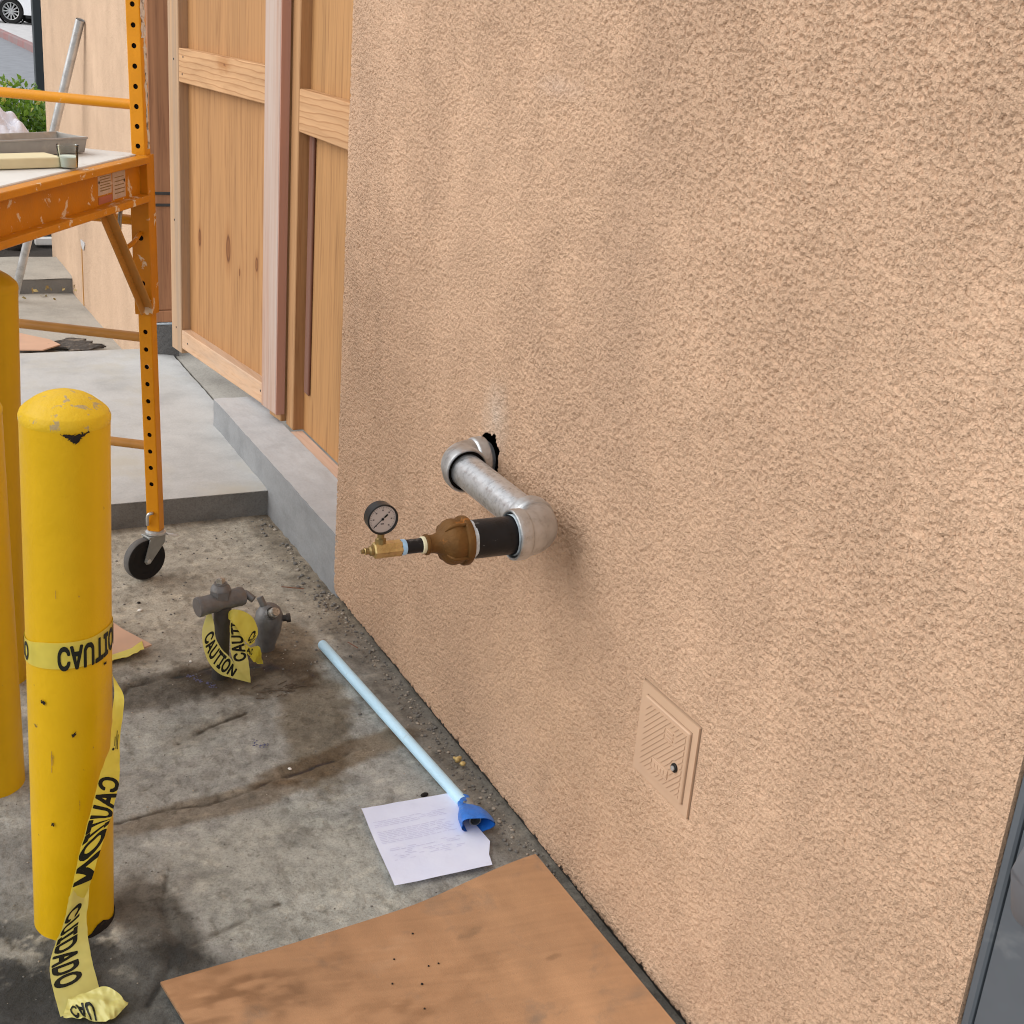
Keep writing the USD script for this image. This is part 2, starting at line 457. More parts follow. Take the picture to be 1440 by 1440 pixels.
KNOTS = [(p_, r_) for p_, r_ in (((1.353, 5.061, 0.719), 0.023), ((1.387, 4.786, 0.713), 0.012), ((1.317, 5.361, 0.708), 0.015), ((1.367, 4.948, 0.651), 0.006))]
WALLC = (0.59, 0.392, 0.261)
stucco("stucco", WALLC, smudge=[((1.231, 2.43, 0.86), 0.02, 0.075, (1, 1.0, 0.75), (0.62, 0.50, 0.40), 0.75),
                                ((1.231, 2.22, 0.69), 0.02, 0.07, (1, 0.7, 1.2), (0.56, 0.34, 0.22), 0.6),
                                ((1.231, 2.28, 1.55), 0.01, 0.06, (1, 0.5, 2.2), (0.64, 0.47, 0.36), 0.6),
                                ((1.231, 2.05, 0.30), 0.1, 0.5, (1, 0.8, 1.6), (0.66, 0.44, 0.28), 0.5)])
stucco("stucco_far", (0.63, 0.44, 0.30), distance=0.005)
concrete("concrete_pad", (0.355, 0.353, 0.325), attr=True, bump=0.007, speck=0.34)
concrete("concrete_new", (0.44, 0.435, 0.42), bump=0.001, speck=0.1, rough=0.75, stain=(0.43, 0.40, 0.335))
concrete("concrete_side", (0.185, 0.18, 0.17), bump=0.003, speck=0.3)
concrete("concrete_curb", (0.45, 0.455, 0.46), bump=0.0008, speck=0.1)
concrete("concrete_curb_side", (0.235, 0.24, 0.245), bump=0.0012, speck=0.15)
concrete("concrete_old", (0.36, 0.34, 0.30), bump=0.003, speck=0.3)
concrete("asphalt", (0.22, 0.23, 0.25), bump=0.002, speck=0.2)
concrete("soil", (0.05, 0.042, 0.036), bump=0.012, speck=0.4)
concrete("footing", (0.14, 0.135, 0.13), bump=0.008, speck=0.5)
concrete("droppings", (0.38, 0.33, 0.27), bump=0.002, speck=0.3)
concrete("stone", (0.17, 0.16, 0.145), bump=0.002, speck=0.4)
concrete("sidewalk", (0.46, 0.45, 0.45), bump=0.001, speck=0.1)
plain("red_paint", (0.26, 0.12, 0.115), 0.8, var=0.15, scale=2, dirt=(0.2, 0.17, 0.17), dirt_at=(0.45, 0.62), dscale=0.6)
wood("ply_panel", (0.39, 0.20, 0.078), (0.25, 0.115, 0.04), axis=2, grain=70, knots=False, blotch=(0.86, 1.06), spots=KNOTS)
wood("ply_panel_two", (0.40, 0.21, 0.08), (0.25, 0.12, 0.042), axis=2, grain=100, knots=False, blotch=(0.9, 1.06), seedloc=0.4)
wood("fir_stile", (0.43, 0.24, 0.11), (0.34, 0.175, 0.075), axis=2, grain=110, knots=False, blotch=(0.85, 1.05))
wood("fir_stile_worn", (0.46, 0.28, 0.15), (0.36, 0.2, 0.1), axis=2, grain=110, knots=False, grey=(0.27, 0.21, 0.16))
wood("fir_rail", (0.48, 0.28, 0.14), (0.41, 0.225, 0.105), axis=1, grain=60, knots=True, wave=True)
wood("fir_rail_low", (0.52, 0.33, 0.20), (0.40, 0.235, 0.13), axis=1, grain=90, knots=False, grey=(0.45, 0.33, 0.24))
wood("grey_post", (0.39, 0.235, 0.165), (0.25, 0.13, 0.085), axis=2, grain=120, knots=False, grey=(0.45, 0.355, 0.305))
wood("redwood", (0.37, 0.17, 0.082), (0.24, 0.1, 0.05), axis=2, grain=90, knots=False, blotch=(0.75, 1.2))
wood("red_edge", (0.54, 0.27, 0.18), (0.40, 0.18, 0.115), axis=2, grain=90, knots=False, grey=(0.46, 0.27, 0.22))
wood("dark_batten", (0.17, 0.068, 0.04), (0.09, 0.04, 0.026), axis=2, grain=90, knots=False, grey=(0.18, 0.095, 0.07))
wood("pink_sill", (0.62, 0.43, 0.32), (0.54, 0.34, 0.24), axis=1, grain=50, knots=False)
plain("plywood", (0.40, 0.225, 0.118), 0.85, spec=0.2, var=0.15, scale=6, bump=0.0005, bscale=420, attr=True, dirt=(0.27, 0.175, 0.11), dirt_at=(0.56, 0.74), dscale=9)
wood("ply_edge", (0.3, 0.17, 0.09), (0.12, 0.06, 0.035), axis=0, grain=60, knots=False)
YEL = (0.63, 0.375, 0.0)
plain("yellow_paint", YEL, 0.45, var=0.06, scale=9, bump=0.001, bscale=70, spec=0.3, dirt=(0.20, 0.12, 0.03), dirt_at=(0.70, 0.735), dscale=26)
plain("yellow_cap", (0.66, 0.42, 0.008), 0.5, spec=0.35, var=0.08, scale=30, bump=0.0012, bscale=160, dirt=(0.40, 0.30, 0.14), dirt_at=(0.585, 0.62), dscale=34)
plain("dull_yellow_paint", (0.55, 0.32, 0.002), 0.45, spec=0.3, var=0.08, scale=6, bump=0.0006, bscale=60, dirt=(0.3, 0.2, 0.03), dirt_at=(0.7, 0.74), dscale=22)
plain("chip", (0.022, 0.018, 0.016), 0.8, spec=0.15, var=0.5, scale=60, bump=0.002, dirt=(0.16, 0.11, 0.05))
plain("old_paint", (0.33, 0.19, 0.05), 0.6, var=0.4, scale=90)
plain("orange_paint", (0.62, 0.245, 0.002), 0.42, spec=0.3, var=0.09, scale=12, bump=0.0004, dirt=(0.62, 0.5, 0.36), dirt_at=(0.70, 0.72), dscale=24)
plain("orange_worn", (0.52, 0.19, 0.003), 0.48, spec=0.3, var=0.15, scale=12, bump=0.0005, dirt=(0.66, 0.52, 0.36), dirt_at=(0.60, 0.63), dscale=19)
plain("orange_dull", (0.43, 0.20, 0.035), 0.45, var=0.12, scale=14, dirt=(0.25, 0.12, 0.05), dirt_at=(0.66, 0.7))
plain("plaster_splash", (0.62, 0.57, 0.5), 0.85, var=0.2, scale=60, bump=0.003, bscale=90, dirt=(0.12, 0.1, 0.08), dirt_at=(0.55, 0.62), dscale=40)
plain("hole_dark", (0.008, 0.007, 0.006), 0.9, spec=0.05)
plain("deck_ply", (0.62, 0.60, 0.56), 0.7, var=0.06, scale=14, dirt=(0.5, 0.45, 0.38), dirt_at=(0.58, 0.7))
plain("galvanized", (0.50, 0.515, 0.53), 0.36, metal=0.85, var=0.15, scale=70, bump=0.0006, bscale=150, dirt=(0.40, 0.40, 0.39), dirt_at=(0.58, 0.72), dscale=40)
plain("galvanized_cast", (0.43, 0.44, 0.445), 0.36, metal=0.9, var=0.22, scale=24, bump=0.0012, bscale=160, dirt=(0.34, 0.31, 0.28), dirt_at=(0.64, 0.7), dscale=25)
plain("zinc", (0.55, 0.56, 0.56), 0.38, metal=0.8, var=0.2, scale=60)
plain("steel_grey", (0.30, 0.31, 0.30), 0.45, metal=0.6, var=0.2, scale=40)
plain("black_pipe", (0.008, 0.008, 0.009), 0.4, spec=0.22, var=0.4, scale=40, bump=0.0006, dirt=(0.16, 0.155, 0.15), dirt_at=(0.63, 0.72), dscale=35)
plain("rusty_iron", (0.125, 0.058, 0.014), 0.58, spec=0.25, metal=0.25, var=0.35, scale=26, bump=0.002, bscale=120, dirt=(0.33, 0.12, 0.02), dirt_at=(0.6, 0.72), dscale=32)
plain("brass", (0.50, 0.37, 0.16), 0.35, metal=0.9, var=0.2, scale=50, dirt=(0.5, 0.28, 0.17), dirt_at=(0.55, 0.72))
plain("brass_dark", (0.26, 0.18, 0.07), 0.45, metal=0.7, var=0.25, scale=60)
plain("teflon_blue", (0.32, 0.52, 0.72), 0.6, var=0.15, scale=80, bump=0.001)
plain("teflon_white", (0.66, 0.62, 0.42), 0.6, var=0.15, scale=80, bump=0.001)
plain("compound", (0.46, 0.52, 0.56), 0.6, var=0.4, scale=70, bump=0.003, bscale=120)
plain("black_plastic", (0.010, 0.010, 0.010), 0.35, spec=0.3, var=0.2)
plain("black_rubber", (0.012, 0.011, 0.011), 0.6, spec=0.25, var=0.35, scale=40, dirt=(0.10, 0.09, 0.08), dirt_at=(0.6, 0.75))
plain("wheel_tread", (0.10, 0.095, 0.09), 0.8, var=0.35, scale=40, dirt=(0.2, 0.18, 0.16))
plain("dial", (0.68, 0.58, 0.55), 0.35, var=0.03, coat=0.6)
plain("ink", (0.012, 0.013, 0.009), 0.5, spec=0.2, var=0.15, scale=90)
plain("faint_ink", (0.60, 0.61, 0.81), 0.9)
plain("dial_ink", (0.16, 0.12, 0.12), 0.6)
plain("red_ink", (0.42, 0.13, 0.08), 0.6)
plain("sticker", (0.50, 0.40, 0.33), 0.5, var=0.2, scale=60)
plain("iron_grey", (0.165, 0.163, 0.163), 0.48, metal=0.5, var=0.3, scale=40, bump=0.0012, bscale=150, dirt=(0.17, 0.145, 0.12), dirt_at=(0.56, 0.72), dscale=24)
plain("iron_dark", (0.05, 0.044, 0.04), 0.55, metal=0.3, var=0.3, scale=40, bump=0.0015)
plain("stem_bright", (0.42, 0.40, 0.36), 0.35, metal=0.8, var=0.35, scale=120)
plain("panel_paint", (0.50, 0.335, 0.222), 0.5, var=0.04, scale=20)
plain("grey_door", (0.078, 0.09, 0.104), 0.5, var=0.08, scale=6, dirt=(0.13, 0.14, 0.15), dirt_at=(0.6, 0.75), dscale=9)
plain("grey_plastic", (0.10, 0.103, 0.113), 0.5, var=0.06)
plain("pvc", (0.50, 0.75, 0.92), 0.35, var=0.07, scale=9, dirt=(0.40, 0.52, 0.58), dirt_at=(0.6, 0.75), dscale=30)
plain("blue_tape", (0.016, 0.15, 0.56), 0.42, var=0.15, scale=60, bump=0.002, bscale=70)
plain("cardboard", (0.50, 0.31, 0.21), 0.85, var=0.08, scale=16)
plain("cardboard_edge", (0.42, 0.22, 0.12), 0.9, var=0.2)
plain("bark", (0.05, 0.042, 0.036), 0.8, var=0.6, scale=40, bump=0.006, bscale=50, dirt=(0.16, 0.13, 0.10), dirt_at=(0.52, 0.62), dscale=20)
plain("white_cloth", (0.74, 0.74, 0.80), 0.9, var=0.04, bump=0.001)
plain("tray_metal", (0.36, 0.345, 0.32), 0.5, metal=0.5, var=0.2, scale=20, dirt=(0.46, 0.43, 0.38), dirt_at=(0.52, 0.65), dscale=14)
plain("pale_board", (0.62, 0.54, 0.33), 0.7, var=0.06, scale=20)
plain("putty", (0.62, 0.64, 0.55), 0.6, var=0.06)
plain("alu_pole", (0.52, 0.52, 0.52), 0.35, metal=0.8, var=0.25, scale=14, dirt=(0.4, 0.38, 0.36), dirt_at=(0.6, 0.7), dscale=18)
plain("dark_green_steel", (0.018, 0.026, 0.03), 0.5, var=0.2)
plain("white_car_paint", (0.80, 0.81, 0.83), 0.25, var=0.02, coat=0.5)
plain("car_glass", (0.02, 0.025, 0.03), 0.08)
plain("rim_metal", (0.5, 0.5, 0.5), 0.35, metal=0.8)
plain("light_red", (0.4, 0.02, 0.02), 0.2)
plain("light_white", (0.75, 0.75, 0.75), 0.2)
plain("white_chip", (0.72, 0.70, 0.66), 0.7, var=0.1)
plain("purple_paint", (0.10, 0.10, 0.20), 0.85, var=0.4, scale=60, bump=0.002)
plain("dry_leaf", (0.33, 0.25, 0.10), 0.8, var=0.4, scale=50)
plain("gold_bit", (0.50, 0.36, 0.14), 0.5, metal=0.3, var=0.4, scale=120)
plain("rust_wire", (0.20, 0.085, 0.045), 0.7, var=0.3)
plain("trunk", (0.09, 0.065, 0.045), 0.9, var=0.3)
mat("paper", {"c": ("texture_coordinate", {}), "n": ("noise_texture", {"scale": 14.0, "detail": 4.0}), "r": ("rgb_ramp", {"ramp": [(0.3, (0.74, 0.79, 0.98)), (0.7, (0.79, 0.84, 1.0))]}),
              "d": ("noise_texture", {"scale": 90.0, "detail": 3.0}), "b": ("bump", {"distance": 0.0006, "strength": 0.6}), "p": ("principled_bsdf", {"roughness": 0.9, "specular_ior_level": 0.2}),
              "t": ("translucent_bsdf", {"color": (0.6, 0.6, 0.75)}), "m": ("mix_closure", {"fac": 0.15})},
    [("c.object", "n.vector"), ("n.fac", "r.fac"), ("r.color", "p.base_color"), ("c.object", "d.vector"), ("d.fac", "b.height"), ("b.normal", "p.normal"), ("p.BSDF", "m.closure1"), ("t.BSDF", "m.closure2")], surface="m.closure")


def film(name, color, through, fac=0.3):
    mat(name, {"c": ("texture_coordinate", {}), "n": ("noise_texture", {"scale": 30.0, "detail": 5.0}), "r": ("rgb_ramp", {"ramp": [(0.3, np.array(color) * 0.9), (0.7, np.array(color) * 1.06)]}),
               "b": ("bump", {"distance": 0.0015, "strength": 0.6}), "p": ("principled_bsdf", {"roughness": 0.27, "specular_ior_level": 0.5}), "t": ("translucent_bsdf", {"color": through}), "m": ("mix_closure", {"fac": fac})},
        [("c.object", "n.vector"), ("n.fac", "r.fac"), ("r.color", "p.base_color"), ("n.fac", "b.height"), ("b.normal", "p.normal"), ("p.BSDF", "m.closure1"), ("t.BSDF", "m.closure2")], surface="m.closure")


film("tape_yellow", (0.74, 0.64, 0.10), (0.75, 0.62, 0.06))
film("tape_pale", (0.72, 0.66, 0.22), (0.65, 0.58, 0.1))
for nm, c1, c2 in (("leaf_bright", (0.13, 0.22, 0.025), (0.2, 0.34, 0.03)), ("leaf_mid", (0.06, 0.13, 0.018), (0.1, 0.2, 0.02)), ("leaf_flower", (0.5, 0.46, 0.08), (0.5, 0.45, 0.1))):
    film(nm, c1, c2, 0.35)
mat("cup_clear", {"g": ("glossy_bsdf", {"roughness": 0.08, "color": (0.9, 0.92, 0.92)}), "t": ("transparent_bsdf", {"color": (0.96, 0.98, 0.975)}), "f": ("fresnel", {"IOR": 1.22}), "m": ("mix_closure", {})},
    [("f.fac", "m.fac"), ("t.BSDF", "m.closure1"), ("g.BSDF", "m.closure2")], surface="m.closure")

# ================================================================== SETTING
WX = 1.231        # face of the near wall and of the curb
# --- ground, out to the horizon
g = trimesh.Trimesh([[-400, -400, -0.16], [400, -400, -0.16], [400, 600, -0.16], [-400, 600, -0.16]], [[0, 1, 2], [0, 2, 3]], process=False)
obj("road", g, "asphalt", label="grey asphalt street beyond the end of the far wall", kind="structure")


# --- the stained concrete pad in the foreground, with its dirt as part of its surface
def blob(X, Y, x, y, rx, ry, ang=0.0, w=0.35):
    c, s = math.cos(ang), math.sin(ang)
    dx, dy = X - x, Y - y
    d = np.hypot((dx * c + dy * s) / rx, (-dx * s + dy * c) / ry)
    d = d + w * 2 * (nz(X, Y, 9, 3) - 0.5) + 0.5 * (nz(X, Y, 34, 4) - 0.5)
    return ss(1.12, 0.70, d)


CRACKS = [[(0.30, 2.45), (0.414, 2.468), (0.538, 2.481), (0.62, 2.475), (0.681, 2.489), (0.806, 2.522), (0.938, 2.557), (1.03, 2.60)],
          [(0.45, 3.02), (0.50, 2.95), (0.561, 3.05), (0.68, 3.06), (0.803, 3.10), (0.9, 3.06)],
          [(0.474, 2.25), (0.44, 2.15), (0.46, 2.05), (0.40, 1.95), (0.365, 1.90)],
          [(0.46, 2.03), (0.56, 2.06), (0.66, 2.09)], [(0.62, 2.75), (0.72, 2.80), (0.80, 2.83)]]


def crack_dist(X, Y):
    wob = 0.03 * (nz(X, Y, 14, 8) - 0.5)
    d = np.full(X.shape, 9.0)
    for line in CRACKS:
        for (ax, ay), (bx, by) in zip(line, line[1:]):
            t = np.clip(((X - ax) * (bx - ax) + (Y - ay) * (by - ay)) / ((bx - ax) ** 2 + (by - ay) ** 2), 0, 1)
            d = np.minimum(d, np.hypot(X - ax - t * (bx - ax) + wob, Y - ay - t * (by - ay) + wob))
    return d


def pad_z(X, Y):
    z = 0.012 * (nz(X, Y, 3.5, 1) - 0.5) + 0.005 * (nz(X, Y, 22, 2) - 0.5) + 0.0022 * (nz(X, Y, 75, 3, 3) - 0.5)
    z = z - 0.005 * ss(0.02, 0.0, crack_dist(X, Y))
    z = z + 0.010 * ss(0.10, 0.0, WX - X) * (nz(X, Y, 30, 5) - 0.2) * ss(2.9, 3.3, Y)       # crumbs heaped along the curb
    return z - 0.004


def pad_color(X, Y):
    n1, n2, n3 = nz(X, Y, 4, 11), nz(X, Y, 13, 12, 5), nz(X, Y, 45, 13, 4)
    col = np.ones(X.shape + (3,)) * (0.92 + 0.75 * (n2 - 0.5) + 0.65 * (n3 - 0.5))[..., None]
    def mixin(mask, rgb):
        nonlocal col
        col = col * (1 - mask[..., None]) + col * np.array(rgb) * mask[..., None]
    mixin(ss(2.9, 3.3, Y + 0.25 * (n1 - 0.5)), (1.20, 1.09, 0.96))          # tan dust towards the step
    mixin(ss(0.62, 0.70, n2) * ss(3.1, 3.4, Y), (0.62, 0.62, 0.62))
    mixin(blob(X, Y, 0.62, 3.00, 0.34, 0.10, 0.1), (0.42, 0.39, 0.36))       # damp band behind the bollard and round the valve
    mixin(blob(X, Y, 0.86, 3.02, 0.20, 0.16), (0.46, 0.40, 0.34))
    mixin(blob(X, Y, 1.0, 3.15, 0.12, 0.2), (0.62, 0.54, 0.45))
    mixin(blob(X, Y, 0.95, 2.72, 0.10, 0.3, -0.3), (0.62, 0.55, 0.46))
    mixin(blob(X, Y, 0.96, 2.56, 0.22, 0.06, 0.25), (0.60, 0.50, 0.40))       # brown stains beside the pipe
    mixin(blob(X, Y, 0.62, 2.46, 0.26, 0.05, 0.1), (0.66, 0.58, 0.5))
    mixin(blob(X, Y, 0.72, 2.15, 0.24, 0.26), (1.16, 1.17, 1.14))             # cleaner grey patch
    mixin(blob(X, Y, 0.86, 2.40, 0.10, 0.10), (1.05, 1.08, 1.10))
    mixin(blob(X, Y, 0.60, 2.78, 0.2, 0.12), (1.06, 1.08, 1.08))
    mixin(blob(X, Y, 0.28, 1.92, 0.27, 0.19), (0.30, 0.30, 0.30))             # black grime at the bollard's foot
    mixin(blob(X, Y, 0.43, 2.12, 0.07, 0.16, 0.3), (0.42, 0.40, 0.38))
    mixin(blob(X, Y, 0.14, 2.25, 0.14, 0.3), (0.70, 0.70, 0.71))
    mixin(blob(X, Y, 0.15, 2.02, 0.20, 0.22), (0.42, 0.42, 0.43))
    mixin(ss(0.56, 0.63, nz(X, Y, 21, 21, 5)) * blob(X, Y, 0.17, 2.04, 0.20, 0.20), (3.0, 2.9, 2.7))   # flaked pale spots
    mixin(blob(X, Y, 1.02, 1.96, 0.14, 0.05, 0.2), (0.42, 0.40, 0.38))
    mixin(ss(0.13, 0.02, WX - X + 0.08 * (n2 - 0.5)), (0.62, 0.57, 0.52))      # dirt line along the wall
    mixin(ss(0.010, 0.002, crack_dist(X, Y)) * ss(0.30, 0.45, n1 * 0.5 + n2 * 0.5), (0.30, 0.27, 0.24))
    mixin(ss(0.07, 0.0, crack_dist(X, Y)) * ss(0.45, 0.62, n1) * 0.6, (0.6, 0.53, 0.45))
    mixin(ss(0.05, 0.0, 4.095 - Y + 0.03 * (n2 - 0.5)), (0.7, 0.68, 0.66))
    mixin(ss(0.66, 0.74, nz(X, Y, 60, 31, 3)) * 0.8, (0.55, 0.54, 0.52))
    mixin(ss(0.60, 0.66, nz(X * 2.2, Y, 26, 33, 5)) * 0.6, (0.62, 0.6, 0.57))       # scuffs
    mixin(ss(0.62, 0.70, nz(X, Y * 2.0, 30, 35, 5)) * 0.5, (1.35, 1.33, 1.28))
    return np.clip(col, 0.1, 2.6)


v, f = heightfield(0.0, 1.30, 1.55, 4.13, 0.0048, pad_z)
fade = ss(0.0, 0.06, v[:, 0]) * ss(1.55, 1.6, v[:, 1])
v[:, 2] = v[:, 2] * fade - 0.006 * (1 - fade)
pc = pad_color(v[:, 0], v[:, 1])
obj("concrete_pad", (v, f), "concrete_pad", smooth=True, colors=pc, label="stained cracked grey concrete pad below the stucco wall", kind="structure")
for nm, lo, hi in (("concrete_apron", (-5, -4), (0.0, 4.13)), ("concrete_apron", (0.0, -4), (1.3, 1.55))):
    v, f = heightfield(lo[0], hi[0], lo[1], hi[1], 0.05, lambda X, Y: np.full(X.shape, -0.006))
    obj(nm, (v, f), "concrete_pad", smooth=True, colors=pad_color(v[:, 0], v[:, 1]), label="worn concrete ground to the side of the pad", kind="structure")

# --- raised slab with its dark step face
st = thing("raised_slab", (0, 5, 0), "pale new concrete slab one low step above the stained pad", "slab")
stage.GetPrimAtPath(st).SetCustomDataByKey("kind", "structure"); stage.GetPrimAtPath(st).ClearCustomDataByKey("category")
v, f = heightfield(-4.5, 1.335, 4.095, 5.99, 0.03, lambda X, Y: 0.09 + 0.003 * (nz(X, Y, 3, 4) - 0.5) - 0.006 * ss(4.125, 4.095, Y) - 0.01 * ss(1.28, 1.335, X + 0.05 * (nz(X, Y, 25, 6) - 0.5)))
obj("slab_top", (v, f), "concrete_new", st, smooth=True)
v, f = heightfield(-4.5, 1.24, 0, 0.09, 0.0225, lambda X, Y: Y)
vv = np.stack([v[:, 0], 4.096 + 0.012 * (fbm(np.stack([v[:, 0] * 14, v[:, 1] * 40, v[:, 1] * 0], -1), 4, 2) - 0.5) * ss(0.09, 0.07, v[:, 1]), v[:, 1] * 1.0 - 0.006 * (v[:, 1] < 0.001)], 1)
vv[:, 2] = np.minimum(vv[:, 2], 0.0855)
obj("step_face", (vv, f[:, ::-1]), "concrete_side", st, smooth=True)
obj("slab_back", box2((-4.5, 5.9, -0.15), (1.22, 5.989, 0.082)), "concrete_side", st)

# floor of the enclosure behind the gate
obj("enclosure_floor", box2((1.332, 3.2, -0.1), (4.0, 6.6, 0.078)), "concrete_old", label="shadowed concrete floor inside the gate opening", kind="structure")

# --- the lower walkway beyond the slab, step, planting bed
v, f = heightfield(-5, 1.6, 5.985, 8.06, 0.04, lambda X, Y: -0.045 - 0.028 * (Y - 5.985) + 0.012 * (nz(X, Y, 4, 9) - 0.5))
obj("walkway", (v, f), "concrete_old", smooth=True, label="rough grey concrete walkway beyond the raised slab", kind="structure")
k = thing("far_step", (0, 8.2, -0.1), "low worn concrete step crossing the far walkway", "step")
stage.GetPrimAtPath(k).SetCustomDataByKey("kind", "structure"); stage.GetPrimAtPath(k).ClearCustomDataByKey("category")
v, f = heightfield(-5, 1.5, 8.02, 8.62, 0.03, lambda X, Y: -0.004 + 0.012 * (nz(X, Y, 6, 14) - 0.5) - 0.012 * ss(8.06, 8.02, Y))
obj("step_top", (v, f), "concrete_old", k, smooth=True)
obj("step_riser", box2((-5, 8.024, -0.16), (1.5, 8.10, -0.016), b=0.006), "concrete_side", k)
v, f = heightfield(-5, 6, 8.6, 12.2, 0.06, lambda X, Y: -0.035 + 0.07 * (nz(X, Y, 5, 15) - 0.45))
obj("planting_bed", (v, f), "soil", smooth=True, label="dark mulch bed under the hedge", kind="structure")

# --- street edge far off: kerb painted red, pavement
sw = thing("pavement", (4.5, 30, 0), "pale pavement across the street edged with a red kerb", "pavement")
stage.GetPrimAtPath(sw).SetCustomDataByKey("kind", "structure"); stage.GetPrimAtPath(sw).ClearCustomDataByKey("category")
obj("pavement_slab", box2((4.42, 18, -0.3), (30, 60, 0.0), b=0.01), "sidewalk", sw)
obj("red_kerb", box2((4.27, 18, -0.3), (4.418, 60, 0.004), b=0.02), "red_paint", sw)

# ================================================================== WALLS
def wall_solid(y0, y1, z0, z1, x0, x1, r=0.014, rc=0.035):
    pl = sg.box(x0, y0, x1, y1).buffer(-r).buffer(r, quad_segs=6)
    plan = cross(pl.exterior.coords)
    el = sg.box(y0, z0, y1, z1).buffer(-rc).buffer(rc, quad_segs=8)
    side = cross(el.exterior.coords)
    a = plan.extrude(z1 - z0).translate((0, 0, z0))
    b = side.extrude(x1 - x0 + 0.2).transform(np.array([[0, 0, 1, x0 - 0.1], [1, 0, 0, 0], [0, 1, 0, 0]], float))
    return a ^ b


def cross(coords):
    """A CrossSection of one ring, whichever way it winds."""
    p = sg.polygon.orient(sg.Polygon(coords), 1.0)
    return m3.CrossSection([np.array(p.exterior.coords)[:-1, :2]])


def ysolid(poly, x0, x1):
    """Extrudes a (y, z) polygon from x0 to x1."""
    p = cross(poly)
    return p.extrude(x1 - x0).transform(np.array([[0, 0, 1, x0], [1, 0, 0, 0], [0, 1, 0, 0]], float))


HY, HZ = 2.455, 0.762          # where the gas pipe leaves the wall
a = np.linspace(0, 2 * np.pi, 40, endpoint=False)
rr = 0.0505 + 0.004 * (fbm(np.stack([np.cos(a) * 3, np.sin(a) * 3, a * 0], -1), 3, 5) - 0.5) * 2
a_hole = a.copy()
rr[np.abs(a - 1.95) < 0.12] += 0.012          # the hole is torn at the top and towards the street
rr[np.abs(a - 2.6) < 0.1] += 0.007
hole = np.stack([HY - 0.005 + rr * np.cos(a), HZ + 0.003 + rr * np.sin(a)], 1)
DY0, DY1, DZ1 = 0.02, 0.947, 2.06
near = wall_solid(-2.5, 3.416, 0.012, 3.2, WX, WX + 0.17)
near = near - ysolid(hole, WX - 0.05, WX + 0.1) - ysolid([(DY0, -0.1), (DY1, -0.1), (DY1, DZ1), (DY0, DZ1)], WX - 0.1, WX + 0.3)
near = near - ysolid([(DY1 + 0.003, 0.0), (3.45, 0.0), (3.45, 1.80), (DY1 + 0.003, 1.80)], WX - 0.1, WX + 0.0065)
w = thing("stucco_wall", (WX, 1.5, 0), "near peach stucco wall carrying the gas pipe, the access panel and the grey door", "wall")
obj("wall_body", near, "stucco", w, smooth=35)
# the sprayed coat: real lumps a few millimetres across over the part of the wall one can see
ST = 0.0021
ys_, zs_ = np.arange(DY1, 3.4161, ST), np.arange(0.012, 1.8005, ST)
YY, ZZ = np.meshgrid(ys_, zs_, indexing="ij")
ca_, sa_ = math.cos(0.6), math.sin(0.6)
q1, q2 = YY * ca_ - ZZ * sa_, YY * sa_ + ZZ * ca_
wx_, wz_ = noise(np.stack([q1 * 70, q2 * 70, 0 * YY], -1), 1) - 0.5, noise(np.stack([q1 * 70, q2 * 70, 0 * YY + 5], -1), 2) - 0.5
n_a = noise(np.stack([q1 * 268 + wx_ * 1.0, q2 * 268 + wz_ * 1.0, 0 * YY], -1), 3)
n_b = noise(np.stack([YY * 390 + wz_, ZZ * 390 + wx_, 0 * YY + 9], -1), 4)
n_c = noise(np.stack([YY * 24, ZZ * 24, 0 * YY], -1), 5)
n_d = noise(np.stack([YY * 3.1, ZZ * 2.3, 0 * YY], -1), 6)
amp = (0.8 + 0.4 * n_d) * (0.9 + 0.15 * ss(2.9, 1.2, YY))
hh_ = amp * (0.0037 * ss(0.16, 0.66, n_a) + 0.0016 * (n_b - 0.5)) + 0.0010 * (n_c - 0.5)
flat = ss(0.016, 0.004, np.maximum(np.maximum(1.577 - YY, YY - 1.757), np.maximum(0.392 - ZZ, ZZ - 0.572)))
hh_ = hh_ * (1 - flat)
rc_ = 0.014


def rounded(d, r):
    d = np.clip(r - d, 0, r)
    return r - np.sqrt(np.maximum(r * r - d * d, 0))


edge = rounded(3.4165 - YY + 0.0012 * (n_b - 0.5) - 0.03 * (1 - np.sqrt(np.clip(1 - np.clip((0.045 - ZZ) / 0.034, 0, 1) ** 2, 0, 1))), rc_) + 0.6 * rounded(ZZ - 0.012, 0.010) + rounded(YY - DY1 + 0.001, 0.006)
XX = WX + 0.0022 - hh_ + edge
f_ = grid_faces(len(ys_), len(zs_))
cy_, cz_ = YY.ravel()[f_].mean(1), ZZ.ravel()[f_].mean(1)
keep_ = np.hypot(cy_ - HY + 0.005, cz_ - HZ - 0.003) > np.interp(np.mod(np.arctan2(cz_ - HZ - 0.003, cy_ - HY + 0.005), 2 * np.pi), np.append(a_hole, 2 * np.pi), np.append(rr, rr[0]))
keep_ &= ~((cy_ > 1.577 - 0.0022) & (cy_ < 1.757 + 0.0022) & (cz_ > 0.392 - 0.0022) & (cz_ < 0.572 + 0.0022))
keep_ &= cz_ > 0.013 + 0.012 * np.clip(fbm(np.stack([cy_ * 60, cy_ * 0, cy_ * 0], -1), 4, 8) - 0.42, 0, 1) * 3
keep_ &= ~((XX.ravel()[f_].max(1) > WX + 0.0145) & (cy_ > 3.37))
obj("stucco_face", (np.stack([XX, YY, ZZ], -1).reshape(-1, 3), f_[keep_][:, ::-1]), "stucco", w, smooth=True)
obj("foundation", box2((WX + 0.012, -2.4, -0.12), (WX + 0.15, 3.40, 0.05)), "iron_dark", w)
